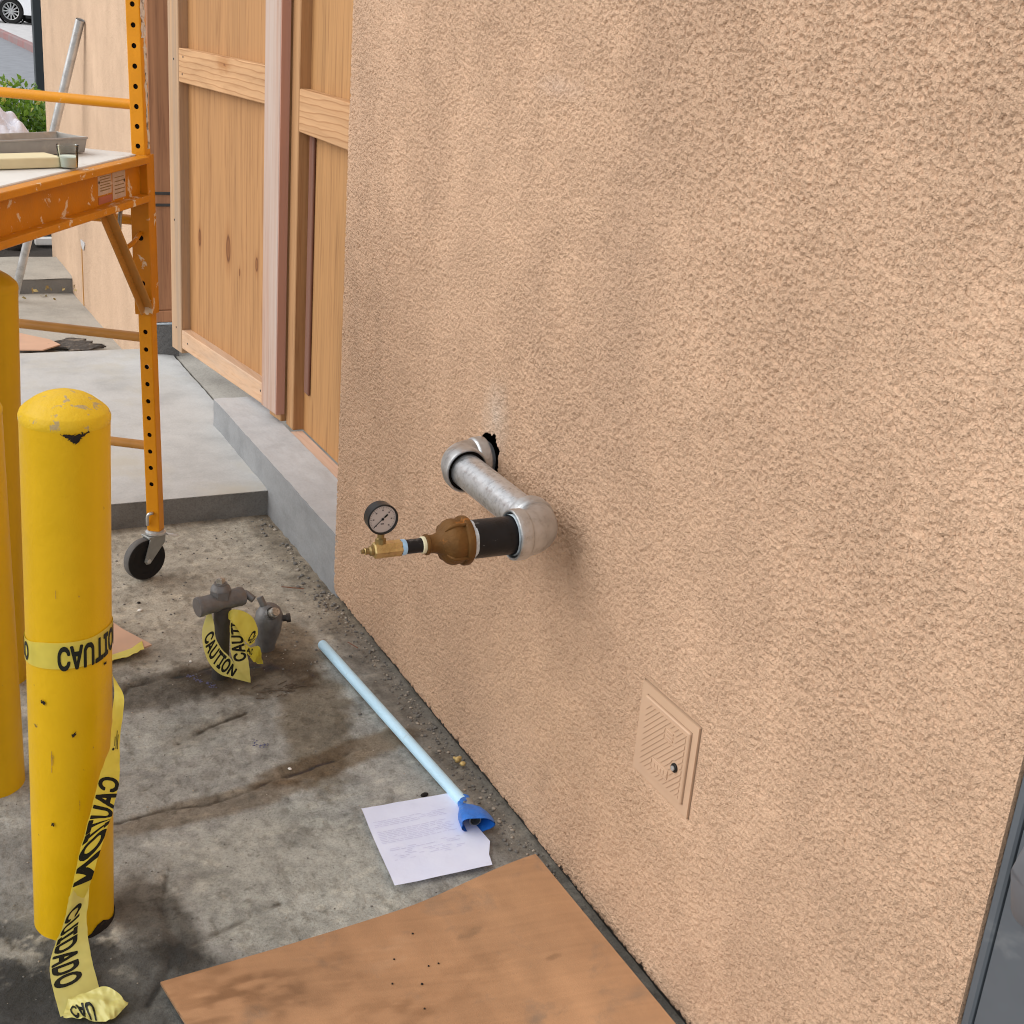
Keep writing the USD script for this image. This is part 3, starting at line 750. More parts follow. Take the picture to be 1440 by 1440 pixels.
a2 = np.linspace(0, 2 * np.pi, 24, endpoint=False)
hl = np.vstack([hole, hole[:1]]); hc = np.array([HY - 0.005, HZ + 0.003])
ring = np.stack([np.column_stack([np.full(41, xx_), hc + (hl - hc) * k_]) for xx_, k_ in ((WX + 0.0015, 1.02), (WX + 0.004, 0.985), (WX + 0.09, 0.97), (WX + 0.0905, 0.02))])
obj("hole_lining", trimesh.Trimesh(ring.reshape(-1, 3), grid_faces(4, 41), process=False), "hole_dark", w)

fw = thing("far_stucco_wall", (1.22, 7.4, 0), "far peach stucco wall beyond the wooden gate with a pole leaning on it", "wall")
obj("stucco_face", wall_solid(6.02, 8.80, -0.10, 3.2, 1.22, 1.42, r=0.02, rc=0.06), "stucco_far", fw, smooth=35)
obj("control_joint", box2((1.2165, 7.63, -0.09), (1.2215, 7.645, 0.25), b=0.001), "orange_dull", fw, label="thin rusty joint strip low on the wall")
pts = [(7.585 + 0.05 * math.cos(t) * (1 + 0.4 * math.sin(3 * t)), 0.26 + 0.035 * math.sin(t) * (1 + 0.4 * math.cos(2 * t))) for t in np.linspace(0, 6.2, 16)]
obj("plaster_patch", ysolid(pts, 1.2145, 1.2195), "sidewalk", fw, label="small white plaster smear")
obj("footing", box2((1.24, 6.0, -0.2), (1.40, 8.7, -0.02)), "footing", fw)

# --- curb along the gate
cb = thing("gate_curb", (1.3, 4.1, 0), "grey concrete curb running from the stucco wall along the wooden gate", "curb")
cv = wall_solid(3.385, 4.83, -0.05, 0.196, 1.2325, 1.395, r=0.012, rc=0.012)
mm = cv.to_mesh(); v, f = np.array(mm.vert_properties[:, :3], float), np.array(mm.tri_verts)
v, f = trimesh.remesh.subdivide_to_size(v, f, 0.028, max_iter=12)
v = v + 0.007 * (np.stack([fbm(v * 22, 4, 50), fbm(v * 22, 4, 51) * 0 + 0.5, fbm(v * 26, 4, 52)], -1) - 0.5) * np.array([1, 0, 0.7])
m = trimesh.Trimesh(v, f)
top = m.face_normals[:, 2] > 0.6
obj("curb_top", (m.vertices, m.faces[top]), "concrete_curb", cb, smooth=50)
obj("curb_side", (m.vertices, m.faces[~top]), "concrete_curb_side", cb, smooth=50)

# --- access panel
ap = thing("access_panel", (WX, 1.665, 0.48), "small peach metal access panel with slanted ribs low in the near wall", "access panel")
AY0, AY1, AZ0, AZ1 = 1.577, 1.757, 0.392, 0.572
fr = m3.CrossSection([[(AY0, AZ0), (AY1, AZ0), (AY1, AZ1), (AY0, AZ1)]]) - m3.CrossSection([[(AY0 + 0.016, AZ0 + 0.018), (AY1 - 0.018, AZ0 + 0.018), (AY1 - 0.018, AZ1 - 0.018), (AY0 + 0.016, AZ1 - 0.018)]])
T3 = np.array([[0, 0, -1, WX + 0.0055], [1, 0, 0, 0], [0, 1, 0, 0]], float)
obj("frame", trimesh.Trimesh(*(lambda q: (q.vert_properties[:, :3], q.tri_verts[:, ::-1]))(fr.extrude(0.0075).transform(T3).to_mesh()), process=False), "panel_paint", ap)
DYa, DYb, DZa, DZb = AY0 + 0.0172, AY1 - 0.0192, AZ0 + 0.0192, AZ1 - 0.0192
dx0 = WX - 0.0075
door = obj("panel_door", box2((dx0, DYa, DZa), (WX + 0.002, DYb, DZb), b=0.0018), "panel_paint", ap)
clip = sg.box(DYa + 0.008, DZa + 0.008, DYb - 0.008, DZb - 0.008)
plate = sg.box(1.640, 0.434, 1.690, 0.452); logo = sg.box(1.635, 0.508, 1.662, 0.530); lockr = sg.Point(1.622, 0.470).buffer(0.0095)
hold = clip.difference(plate.buffer(0.003)).difference(logo.buffer(0.003)).difference(lockr.buffer(0.004))
for kk in range(-14, 15):
    y = 1.667 + kk * 0.0125
    ln = sg.LineString([(y - 0.2, 0.482 + 0.2), (y + 0.2, 0.482 - 0.2)]).buffer(0.0027, cap_style=2).intersection(hold)
    for pg in getattr(ln, "geoms", [ln]):
        if pg.area > 2e-5:
            obj("rib", ysolid(np.array(pg.exterior.coords)[:-1], dx0 - 0.0013, dx0 + 0.0008), "panel_paint", door)
obj("name_plate", box2((dx0 - 0.0018, 1.640, 0.434), (dx0 + 0.001, 1.690, 0.452), b=0.0005), "panel_paint", door)
for kk in range(5):
    obj("raised_mark", box2((dx0 - 0.003, 1.685 - kk * 0.0095 - 0.006, 0.438), (dx0 - 0.0015, 1.685 - kk * 0.0095, 0.438 + (0.010 if kk % 2 else 0.0075)), b=0.0004), "panel_paint", door)
for kk in range(3):
    obj("raised_bar", box2((dx0 - 0.0022, 1.638, 0.511 + kk * 0.007), (dx0 + 0.0008, 1.659, 0.514 + kk * 0.007), b=0.0004), "panel_paint", door)
lk = obj("lock", lathe([(0.0, -0.001), (0.0085, -0.001), (0.0085, 0.003), (0.0066, 0.0042), (0.0, 0.0042)], (dx0, 1.622, 0.470), (-1, 0, 0), 20), "black_plastic", ap, smooth=40)
obj("lock_core", lathe([(0.0, 0.0), (0.0046, 0.0), (0.0046, 0.0062), (0.0, 0.0066)], (dx0, 1.622, 0.470), (-1, 0, 0), 16), "zinc", lk, smooth=40)

# --- grey steel door at the right
gd = thing("grey_steel_door", (WX, 0.5, 0), "dark grey steel door in the near wall, at the photo's right edge", "door")
obj("jamb", box2((WX + 0.004, DY1 - 0.0165, -0.02), (WX + 0.12, DY1 - 0.001, DZ1)), "grey_door", gd)
obj("jamb", box2((WX + 0.004, DY0 + 0.001, -0.02), (WX + 0.12, DY0 + 0.03, DZ1)), "grey_door", gd)
obj("head_frame", box2((WX + 0.004, DY0 + 0.032, DZ1 - 0.03), (WX + 0.12, DY1 - 0.018, DZ1 - 0.001)), "grey_door", gd)
for z0, z1 in ((0.008, 0.7925), (0.7955, DZ1 - 0.034)):
    obj("door_leaf", box2((WX + 0.008, DY0 + 0.033, z0), (WX + 0.05, DY1 - 0.018, z1), b=0.002), "grey_door", gd)
esc = hull([(WX - 0.02 + 0.006 * (abs(q) > 0.5), 0.882 + 0.028 * math.cos(t) * (1 - 0.25 * abs(q)), 0.752 + q * 0.045 + 0.018 * math.sin(t)) for t in np.linspace(0, 6.28, 16) for q in (-1, 0, 1)] +
           [(WX + 0.012, 0.882 + 0.030 * math.cos(t), 0.752 + q * 0.05 + 0.02 * math.sin(t)) for t in np.linspace(0, 6.28, 16) for q in (-1, 1)])
obj("handle_cover", esc, "grey_plastic", gd, smooth=40)

# ================================================================== WOODEN GATE
d1 = np.array([-0.120, 0.993, 0.0]); d1 /= np.linalg.norm(d1); n1 = np.array([-d1[1], d1[0], 0.0]); G0 = np.array([1.26, 5.50, 0.0])
AX = np.stack([n1, d1, [0, 0, 1]])


def g1(t0, t1, z0, z1, o0, o1, b=0.003):
    c = G0 + d1 * (t0 + t1) / 2 + n1 * (o0 + o1) / 2 + np.array([0, 0, (z0 + z1) / 2])
    return cbox(c, (abs(o1 - o0), abs(t1 - t0), abs(z1 - z0)), AX, b)


gt = thing("wooden_gate_leaf", tuple(G0 + d1 * -0.5), "left plywood gate leaf with fir stiles, rails and a pale board along its edge", "gate", "gate leaves closing the wall opening")
obj("panel", g1(-0.028, -0.95, 0.235, 2.15, -0.055, -0.040, b=0.001), "ply_panel", gt)
obj("stile", g1(0.085, -0.03, 0.20, 2.2, -0.055, 0.0), "fir_stile_worn", gt, label="weathered outer stile with grey scars")
obj("mid_rail", g1(-0.0305, -0.945, 1.298, 1.425, -0.039, -0.0015), "fir_rail", gt)
obj("bottom_rail", g1(-0.0305, -0.945, 0.222, 0.302, -0.055, -0.0015), "fir_rail_low", gt)
obj("top_rail", g1(-0.0305, -0.945, 2.07, 2.19, -0.055, -0.0015), "fir_rail", gt)
obj("inner_stile", g1(-0.9455, -1.045, 0.205, 2.2, -0.055, -0.001), "fir_stile", gt)
obj("edge_board", g1(-0.922, -1.050, 0.235, 2.2, -0.0005, 0.022), "grey_post", gt, label="pale weathered board along the meeting edge")
obj("edge_return", g1(-1.0505, -1.055, 0.235, 2.2, -0.012, 0.0215, b=0.001), "red_edge", gt, label="dark red side of the meeting edge")

for t_, z_ in ((-0.07, 1.33), (-0.08, 1.395), (-0.88, 1.34), (-0.90, 1.40), (-0.10, 0.26), (-0.86, 0.27), (0.03, 0.30), (0.035, 0.75), (0.02, 1.38), (0.04, 1.60)):
    obj("nail_head", lathe([(0.0042, -0.001), (0.0042, 0.0008), (0.0, 0.0012)], G0 + d1 * t_ + n1 * (0.0004 if t_ > -0.03 else -0.0012) + np.array([0, 0, z_]), n1, 10), "iron_dark", gt)
g2 = thing("wooden_gate_leaf", (1.43, 3.9, 0), "right plywood gate leaf between the pale meeting board and the stucco wall", "gate", "gate leaves closing the wall opening")
FX = 1.405
obj("panel", box2((FX + 0.040, 3.458, 0.197), (FX + 0.055, 4.379, 2.15), b=0.001), "ply_panel_two", g2)
obj("stile", box2((FX, 4.378, 0.197), (FX + 0.055, 4.455, 2.2)), "fir_stile", g2)
obj("stile", box2((FX, 3.40, 0.197), (FX + 0.055, 3.459, 2.2)), "fir_stile", g2)
obj("mid_rail", box2((FX + 0.0015, 3.46, 1.236), (FX + 0.039, 4.377, 1.374)), "fir_rail", g2)
obj("batten", box2((FX + 0.030, 4.305, 0.345), (FX + 0.0395, 4.352, 1.235)), "dark_batten", g2, label="dark weathered batten nailed to the panel")
obj("sill", box2((1.393, 3.42, 0.10), (FX + 0.038, 4.377, 0.194)), "pink_sill", g2)

rp = thing("redwood_post", (1.28, 5.95, 0.2), "dark redwood hinge post between the far wall and the left gate leaf", "post")
obj("post", box2((1.236, 5.90, 0.286), (1.326, 5.99, 3.0)), "redwood", rp)
for z0 in (0.745, 0.795):
    obj("hinge_strap", box2((1.2335, 5.896, z0), (1.328, 5.993, z0 + 0.012), b=0.001), "iron_dark", rp)
obj("base_block", box2((1.232, 5.893, 0.232), (1.335, 5.99, 0.284)), "redwood", rp)
obj("base_plate", box2((1.225, 5.885, 0.222), (1.345, 6.0, 0.2305), b=0.002), "compound", rp)
cs = trimesh.creation.box((0.125, 0.15, 0.20)); cs = cs.subdivide().subdivide().subdivide()
vv = np.array(cs.vertices) + (1.283, 5.95, 0.12); vv += 0.014 * (np.stack([fbm(vv * 14, 3, s) for s in (1, 2, 3)], -1) - 0.5)
obj("concrete_foot", (vv, cs.faces), "footing", rp, smooth=30)

# ================================================================== BOLLARDS
def bollard(base, lean, H, r, label, paint, cap):
    t = thing("bollard", base, label, "bollard", "yellow steel bollards at the left")
    ax = np.array([lean[0], lean[1], 1.0]); ax /= np.linalg.norm(ax)
    wob = lambda a, h: 1 + 0.006 * np.sin(3 * a + h * 5)
    obj("post", lathe([(r, -0.05), (r, 0.0), (r * 1.002, H * 0.3), (r * 0.998, H * 0.6), (r, H - 0.03), (r * 1.004, H - 0.012)], base, ax, 64), paint, t, smooth=True)
    dome = [(r * 1.004, H - 0.012), (r * 1.016, H - 0.008), (r * 1.012, H - 0.001), (r * 0.975, H + 0.006)] + [(r * x_, H + 0.005 + 0.034 * (1 - x_ ** 2.2)) for x_ in (0.95, 0.88, 0.78, 0.66, 0.5, 0.34, 0.18, 0.0)]
    m = lathe(dome, base, ax, 64)
    vv = np.array(m.vertices); c = np.asarray(base) + ax * (H - 0.05); dd = vv - c; dd /= np.linalg.norm(dd, axis=1)[:, None]
    vv += dd * (0.0018 * (fbm(vv * 60, 3, 4) - 0.5))[:, None]
    obj("cap", (vv, m.faces), cap, t, smooth=True)
    return t, ax


RB = 0.0725
MB0 = np.array([0.288, 2.186, 0.0])
mbol, MAX = bollard(tuple(MB0), (0.0235, 0.0), 1.002, RB, "nearest yellow bollard, wrapped with caution tape, its cap chipped", "yellow_paint", "yellow_cap")


def on_bollard(ang, z, off=0.0):
    """ang = 0 faces the street side (-y), growing towards the wall (+x)."""
    ang, z = np.asarray(ang, float), np.asarray(z, float)
    rad = np.stack([np.sin(ang), -np.cos(ang), 0 * ang], -1)
    return MB0 + MAX * z[..., None] + rad * (RB + off)


def bollard_patch(poly, off):
    """A thin flake following the bollard; poly in (angle, height)."""
    p = sg.Polygon(poly)
    vv, ff = trimesh.creation.triangulate_polygon(p, engine="earcut")
    vv3 = np.column_stack([vv, np.zeros(len(vv))])
    vv3, ff = trimesh.remesh.subdivide_to_size(vv3, ff, 0.09, max_iter=8)
    return trimesh.Trimesh(on_bollard(vv3[:, 0], vv3[:, 1], off), ff, process=False)


def ragged(pts, n=60, amp=0.03, seed=0):
    p = np.asarray(list(pts) + [pts[0]], float)
    L = np.linspace(0, len(pts), n, endpoint=False)
    q = np.stack([np.interp(L, range(len(p)), p[:, k]) for k in range(2)], 1)
    rg = np.random.default_rng(seed)
    return q + rg.normal(0, 1, q.shape) * amp * np.array([1, RB])


FA = math.atan2(0.288, 2.186) * -1          # the side that faces the viewer
for poly, s in ((((-0.12, 0.989), (0.12, 0.988), (0.36, 0.989), (0.52, 0.991), (0.34, 0.981), (0.20, 0.971), (0.08, 0.979)), 1),
                (((0.86, 0.556), (0.96, 0.556), (0.96, 0.560), (0.86, 0.560)), 2), (((0.45, 0.160), (0.55, 0.160), (0.56, 0.178), (0.47, 0.178)), 3),
                (((-0.72, 0.496), (-0.60, 0.494), (-0.60, 0.500), (-0.72, 0.502)), 4), (((0.02, 0.432), (0.10, 0.437), (0.08, 0.443), (0.0, 0.438)), 5),
                (((-0.5, 0.25), (-0.45, 0.25), (-0.45, 0.256), (-0.5, 0.256)), 6)):
    obj("paint_chip", bollard_patch(ragged([(p[0] + FA, p[1]) for p in poly], amp=0.022 if s == 1 else 0.012, seed=s), 0.0012 + 0.0003 * s), "chip", mbol, label="dark chip in the paint")
for poly, s in ((((-0.50, 0.36), (-0.485, 0.36), (-0.475, 0.40), (-0.49, 0.405)), 11), (((-0.46, 0.375), (-0.45, 0.375), (-0.44, 0.395), (-0.45, 0.397)), 12), (((0.15, 0.28), (0.16, 0.28), (0.165, 0.30), (0.155, 0.302)), 13), (((-0.30, 0.70), (-0.285, 0.70), (-0.29, 0.715), (-0.298, 0.714)), 14), (((0.5, 0.40), (0.53, 0.401), (0.52, 0.404)), 15), (((0.2, 0.70), (0.23, 0.70), (0.22, 0.703)), 16)):
    obj("scratch", bollard_patch(ragged([(p[0] + FA, p[1]) for p in poly], amp=0.004, seed=s), 0.0012), "old_paint", mbol)
# broken rim where it meets the ground
a = np.linspace(0, 2 * np.pi, 72)
hz = -0.008 + 0.014 * ss(0.2, 1.0, np.cos(a - 0.95)) + 0.014 * np.clip(fbm(np.stack([np.cos(a) * 2.2, np.sin(a) * 2.2, a * 0], -1), 4, 3) - 0.42, 0, 1) * 4
lo, hi = on_bollard(a, np.full(72, -0.012), 0.0016), on_bollard(a, hz, 0.0016)
obj("rusted_foot", trimesh.Trimesh(np.stack([lo, hi], 1).reshape(-1, 3), grid_faces(72, 2), process=False), "chip", mbol, smooth=True)

bollard((0.194, 2.711, 0.000), (0.0, 0.0), 0.86, RB, "second yellow bollard, cut by the photo's left edge, just behind the taped one", "yellow_paint", "yellow_cap")
bollard((0.263, 3.198, 0.000), (0.030, 0.0), 1.0, RB, "third yellow bollard, dullest and furthest back, under the scaffold", "dull_yellow_paint", "dull_yellow_paint")

# --- caution tape on the bollard
tp = thing("caution_tape", tuple(on_bollard(0.3, 0.58)), "yellow caution tape tied round the nearest bollard and hanging to the ground", "tape")
a = np.linspace(-2.2, 4.3, 80)
zlo = 0.563 + 0.006 * np.cos(a - 0.5) + 0.016 * ss(0.2, 1.6, a); zhi = zlo + 0.050 - 0.010 * ss(0.6, 1.6, a) - 0.006 * ss(-0.6, -1.4, a)


def wrap(u, v, off):
    ang = np.interp(u, np.linspace(0, 1, 80), a)
    return on_bollard(ang, np.interp(u, np.linspace(0, 1, 80), zlo) * (1 - v) + np.interp(u, np.linspace(0, 1, 80), zhi) * v, 0.0018 + off)


U, V = np.meshgrid(np.linspace(0, 1, 80), np.linspace(0, 1, 5), indexing="ij")
wr = wrap(U.ravel(), V.ravel(), 0.0)
band = obj("band", trimesh.Trimesh(wr, grid_faces(80, 5), process=False), "tape_yellow", tp, smooth=True)
ua = lambda x: (x + FA + 2.2) / 6.5
obj("lettering", text_on(wrap, "CAUTION", ua(-0.28), ua(1.62), 0.80, -0.02, 0.0007), "ink", band)
obj("lettering", text_on(wrap, "DADO", ua(-2.15), ua(-1.12), 0.85, 0.15, 0.0007), "ink", band)
# the hanging end: two flat runs with a twist between them
R1 = [(0.368, 2.150, 0.529), (0.362, 2.105, 0.511), (0.354, 2.085, 0.481), (0.347, 2.075, 0.424), (0.327, 2.068, 0.374), (0.308, 2.060, 0.310), (0.284, 2.050, 0.234), (0.262, 2.040, 0.148), (0.249, 2.030, 0.105)]
R2 = [(0.368, 2.145, 0.525), (0.377, 2.100, 0.507), (0.372, 2.090, 0.468), (0.366, 2.090, 0.411), (0.362, 2.080, 0.352), (0.346, 2.075, 0.285), (0.336, 2.070, 0.260), (0.290, 2.050, 0.138), (0.252, 2.032, 0.103)]
s1 = Strip(R1, R2, 80, crumple=0.0016, seed=1)
up = obj("upper_strip", s1.mesh(), "tape_yellow", tp, smooth=True)
obj("lettering", text_on(s1.at, "CAUTION", 0.50, 0.84, 0.96, 0.08, 0.0008), "ink", up)
L1 = [(0.261, 2.037, 0.155), (0.250, 2.026, 0.114), (0.230, 2.010, 0.079), (0.217, 1.990, 0.050), (0.218, 1.958, 0.024), (0.223, 1.920, -0.002)]
L2 = [(0.307, 2.066, 0.194), (0.297, 2.055, 0.132), (0.290, 2.040, 0.086), (0.290, 2.012, 0.045), (0.293, 1.985, 0.018), (0.300, 1.925, -0.020)]
s2 = Strip(L1, L2, 60, crumple=0.0022, seed=2)
lowp = obj("lower_strip", s2.mesh(), "tape_pale", tp, smooth=True)
obj("lettering", text_on(s2.at, "CUIDADO", 0.16, 0.80, 0.08, 0.66, 0.0008), "ink", lowp)
C1 = [(0.225, 1.914, 0.004), (0.244, 1.946, 0.010), (0.273, 1.937, 0.022), (0.300, 1.930, 0.032), (0.315, 1.915, 0.030), (0.327, 1.902, 0.020)]
C2 = [(0.226, 1.908, 0.003), (0.250, 1.897, 0.004), (0.275, 1.884, 0.004), (0.294, 1.876, 0.004), (0.311, 1.882, 0.006), (0.329, 1.901, 0.012)]
s3 = Strip(C1, C2, 50, crumple=0.007, seed=4, freq=42.0)
cr = obj("crumpled_end", s3.mesh(), "tape_pale", tp, smooth=True)
obj("lettering", text_on(s3.at, "CAU", 0.12, 0.42, 0.42, 0.95, -0.0012), "ink", cr)
obj("small_print", trimesh.Trimesh(s1.at(np.array([0.385 + 0.006 * math.cos(t) for t in np.linspace(0, 6, 12)] + [0.385]), np.array([0.35 + 0.13 * math.sin(t) for t in np.linspace(0, 6, 12)] + [0.35]), 0.0008), [[12, q_, (q_ + 1) % 12] for q_ in range(12)], process=False), "ink", up)
for v_a, u_a, u_b in ((0.40, 0.335, 0.372), (0.58, 0.31, 0.385), (0.72, 0.325, 0.385)):
    uu_ = np.linspace(u_a, u_b, 8); st2 = np.stack([s1.at(uu_, np.full(8, v_a), 0.0008), s1.at(uu_, np.full(8, v_a + 0.07), 0.0008)], 1).reshape(-1, 3)
    obj("small_print", trimesh.Trimesh(st2, grid_faces(8, 2), process=False), "ink", up)

# ================================================================== GAS PIPE ASSEMBLY
PX, PY, PZ, PR = 1.150, 2.035, 0.760, 0.0365
gp = thing("gas_pipe_assembly", (PX, PY, PZ), "galvanized gas pipe bent out of the near wall, ending in rusty reducer and gauge", "pipe")


def elbow(c, da, db):
    """A threaded elbow at corner c with ends towards da and db."""
    c, da, db = np.asarray(c, float), np.asarray(da, float), np.asarray(db, float)
    A, Rb, r = 0.069, 0.047, 0.0445
    arc = [c + da * Rb + db * Rb - da * 0 for _ in (0,)]
    o = c + da * Rb + db * Rb
    path = [c + da * A] + [o - db * Rb * math.cos(q) - da * Rb * math.sin(q) for q in np.linspace(0, math.pi / 2, 14)] + [c + db * A]
    body = tube(path, r, 40, cap=False)
    rings = []
    for d in (da, db):
        rings.append(lathe([(r, A - 0.029), (0.0475, A - 0.026), (0.0490, A - 0.022), (0.0495, A - 0.006), (0.0482, A - 0.001), (0.0465, A), (0.0440, A - 0.0008), (0.0430, A - 0.012)], c, d, 40))
    return body, rings


e2, rings2 = elbow((PX, PY, PZ), np.array([0, 1, 0]), np.array([-1, 0, 0]))
q = obj("elbow", e2, "galvanized_cast", gp, smooth=True)
for m in rings2:
    obj("collar", m, "galvanized_cast", q, smooth=40)
HY1 = HY - 0.005
e1, rings1 = elbow((PX, HY1, PZ), np.array([0, -1, 0]), np.array([1, 0, 0]))
q = obj("elbow", e1, "galvanized_cast", gp, smooth=True)
for m in rings1:
    obj("collar", m, "galvanized_cast", q, smooth=40)
obj("thread_gap", lathe([(0.0436, 0.0), (0.0366, 0.002)], (PX, HY1 - 0.0625, PZ), (0, -1, 0), 40), "hole_dark", gp)
obj("horizontal_pipe", lathe([(PR, 0), (PR, 0.36)], (PX, HY1 - 0.035, PZ), (0, -1, 0), 48), "galvanized", gp, smooth=True)
obj("wall_nipple", lathe([(PR, 0), (PR, 0.031), (0.02, 0.0312)], (PX + 0.05, HY1, PZ), (1, 0, 0), 40), "galvanized", gp, smooth=True)
AXP = (-1, 0, 0)
obj("black_nipple", lathe([(PR, PX - 1.115), (PR, PX - 0.975)], (PX, PY, PZ), AXP, 48), "black_pipe", gp, smooth=True)
obj("thread_compound", lathe([(PR + 0.0006, PX - 1.098), (PR + 0.002, PX - 1.094), (PR + 0.0032, PX - 1.083), (PR + 0.0022, PX - 1.080)], (PX, PY, PZ), AXP, 48, lambda a, h: 1 + 0.015 * np.sin(a * 7 + h * 300) * np.sin(a * 3)), "compound", gp, smooth=True)
obj("thread_compound", lathe([(PR + 0.0003, PX - 1.0), (PR + 0.0014, PX - 0.995), (PR + 0.003, PX - 0.989)], (PX, PY, PZ), AXP, 48, lambda a, h: 1 + 0.03 * np.sin(a * 5 + h * 200) * np.sin(a * 2)), "compound", gp, smooth=True)
xs = lambda x: PX - x
prof = [(0.0385, xs(0.9905)), (0.0445, xs(0.990)), (0.0465, xs(0.987)), (0.0466, xs(0.980)), (0.0450, xs(0.977)), (0.0412, xs(0.9755)), (0.0418, xs(0.970)), (0.0432, xs(0.963)), (0.0428, xs(0.956)), (0.0405, xs(0.950)), (0.0362, xs(0.945)), (0.0300, xs(0.9405)), (0.0240, xs(0.936)), (0.0198, xs(0.931)), (0.0178, xs(0.925)), (0.0170, xs(0.918)), (0.0172, xs(0.914)), (0.0192, xs(0.912)), (0.0194, xs(0.9075)), (0.0165, xs(0.906)), (0.012, xs(0.906))]
rd = obj("bell_reducer", lathe(prof, (PX, PY, PZ), AXP, 48), "rusty_iron", gp, smooth=35)
for ang in (0.4, 2.0, 3.6, 5.1):          # cast ribs along the bell
    c, s = math.cos(ang), math.sin(ang)
    path = [(x, PY + c * (r_ + 0.0005), PZ + s * (r_ + 0.0005)) for x, r_ in ((0.978, 0.0430), (0.970, 0.0410), (0.960, 0.0420), (0.950, 0.0400), (0.940, 0.0295))]
    obj("cast_rib", tube(spline(path, 12), np.interp(np.linspace(0, 1, 12), [0, 0.2, 0.8, 1], [0.003, 0.0042, 0.004, 0.001]), 10), "rusty_iron", rd, smooth=True)
obj("small_nipple", lathe([(0.0133, xs(0.912)), (0.0133, xs(0.858))], (PX, PY, PZ), AXP, 28), "black_pipe", gp, smooth=True)
obj("teflon_ring", lathe([(0.0134, xs(0.9062)), (0.0158, xs(0.9055)), (0.0158, xs(0.9005)), (0.0138, xs(0.899))], (PX, PY, PZ), AXP, 28), "teflon_white", gp, smooth=40)
obj("teflon_ring", lathe([(0.0134, xs(0.8685)), (0.0145, xs(0.867)), (0.0147, xs(0.861)), (0.0136, xs(0.8595))], (PX, PY, PZ), AXP, 28), "teflon_blue", gp, smooth=40)
obj("brass_hex_body", lathe([(0.0125, xs(0.8602)), (0.0152, xs(0.8595)), (0.0152, xs(0.809)), (0.0132, xs(0.8065)), (0.0, xs(0.8065))], (PX, PY, PZ), AXP, 6), "brass", gp)
tv = obj("test_valve", lathe([(0.0095, xs(0.8066)), (0.0095, xs(0.801)), (0.0062, xs(0.798)), (0.0062, xs(0.793)), (0.0038, xs(0.7925)), (0.0038, xs(0.784)), (0.0, xs(0.7838))], (PX, PY, PZ), AXP, 20), "brass_dark", gp, smooth=35)
obj("valve_ring", lathe([(0.0062, xs(0.7915)), (0.0068, xs(0.7905)), (0.0062, xs(0.7895))], (PX, PY, PZ), AXP, 16), "brass", tv)
GX = 0.822
GC = np.array([GX - 0.004, PY, 0.823])
obj("gauge_stem", cat(lathe([(0.0085, 0.010), (0.0085, 0.022), (0.0062, 0.024), (0.0062, 0.040)], (GX - 0.002, PY, PZ), (0, 0, 1), 20), lathe([(0.0105, 0.014), (0.0105, 0.022), (0, 0.022)], (GX - 0.002, PY, PZ), (0, 0, 1), 4)), "brass_dark", gp, smooth=35)
ga = obj("gauge", lathe([(0.0, -0.013), (0.026, -0.013), (0.0275, -0.011), (0.0275, 0.008), (0.0288, 0.009), (0.0288, 0.0125), (0.0268, 0.0135), (0.0255, 0.0125), (0.0252, 0.009)], GC, (0, -1, 0), 48), "black_plastic", gp, smooth=35)
dl = obj("dial", lathe([(0.0254, 0.0095), (0.0, 0.0096)], GC, (0, -1, 0), 40), "dial", ga)
for kk in range(31):
    ang = math.radians(225 - kk * 9); L = 0.0035 if kk % 5 == 0 else 0.0018
    d = np.array([math.cos(ang), 0, math.sin(ang)])
    obj("tick", bar(GC + d * (0.0232 - L) + (0, -0.0099, 0), GC + d * 0.0232 + (0, -0.0099, 0), 0.0007 if kk % 5 == 0 else 0.0004, 0.0003, (0, 1, 0), b=0.00005), "ink", dl)
for kk in range(7):
    ang = math.radians(225 - kk * 45); d = np.array([math.cos(ang), 0, math.sin(ang)])
    obj("numeral", cbox(GC + d * 0.0168 + (0, -0.0099, 0), (0.0028, 0.0003, 0.0026), b=0.00005), "dial_ink", dl)
obj("unit_mark", cbox(GC + (0, -0.0099, -0.009), (0.006, 0.0003, 0.0025), b=0.00005), "dial_ink", dl)
ang = math.radians(222); d = np.array([math.cos(ang), 0, math.sin(ang)])
obj("needle", cat(bar(GC - d * 0.009 + (0, -0.0106, 0), GC + d * 0.021 + (0, -0.0106, 0), 0.0012, 0.0005, (0, 1, 0), b=0.0001), bar(GC - d * 0.0125 + (0, -0.0106, 0), GC - d * 0.005 + (0, -0.0106, 0), 0.0032, 0.0005, (0, 1, 0), b=0.0001)), "ink", dl)
obj("dial_pin", lathe([(0.0022, 0.0097), (0.0022, 0.0118), (0, 0.012)], GC, (0, -1, 0), 16), "black_plastic", dl)
obj("dial_glass", lathe([(0.0254, 0.0123), (0.0, 0.0125)], GC, (0, -1, 0), 40), "cup_clear", ga)

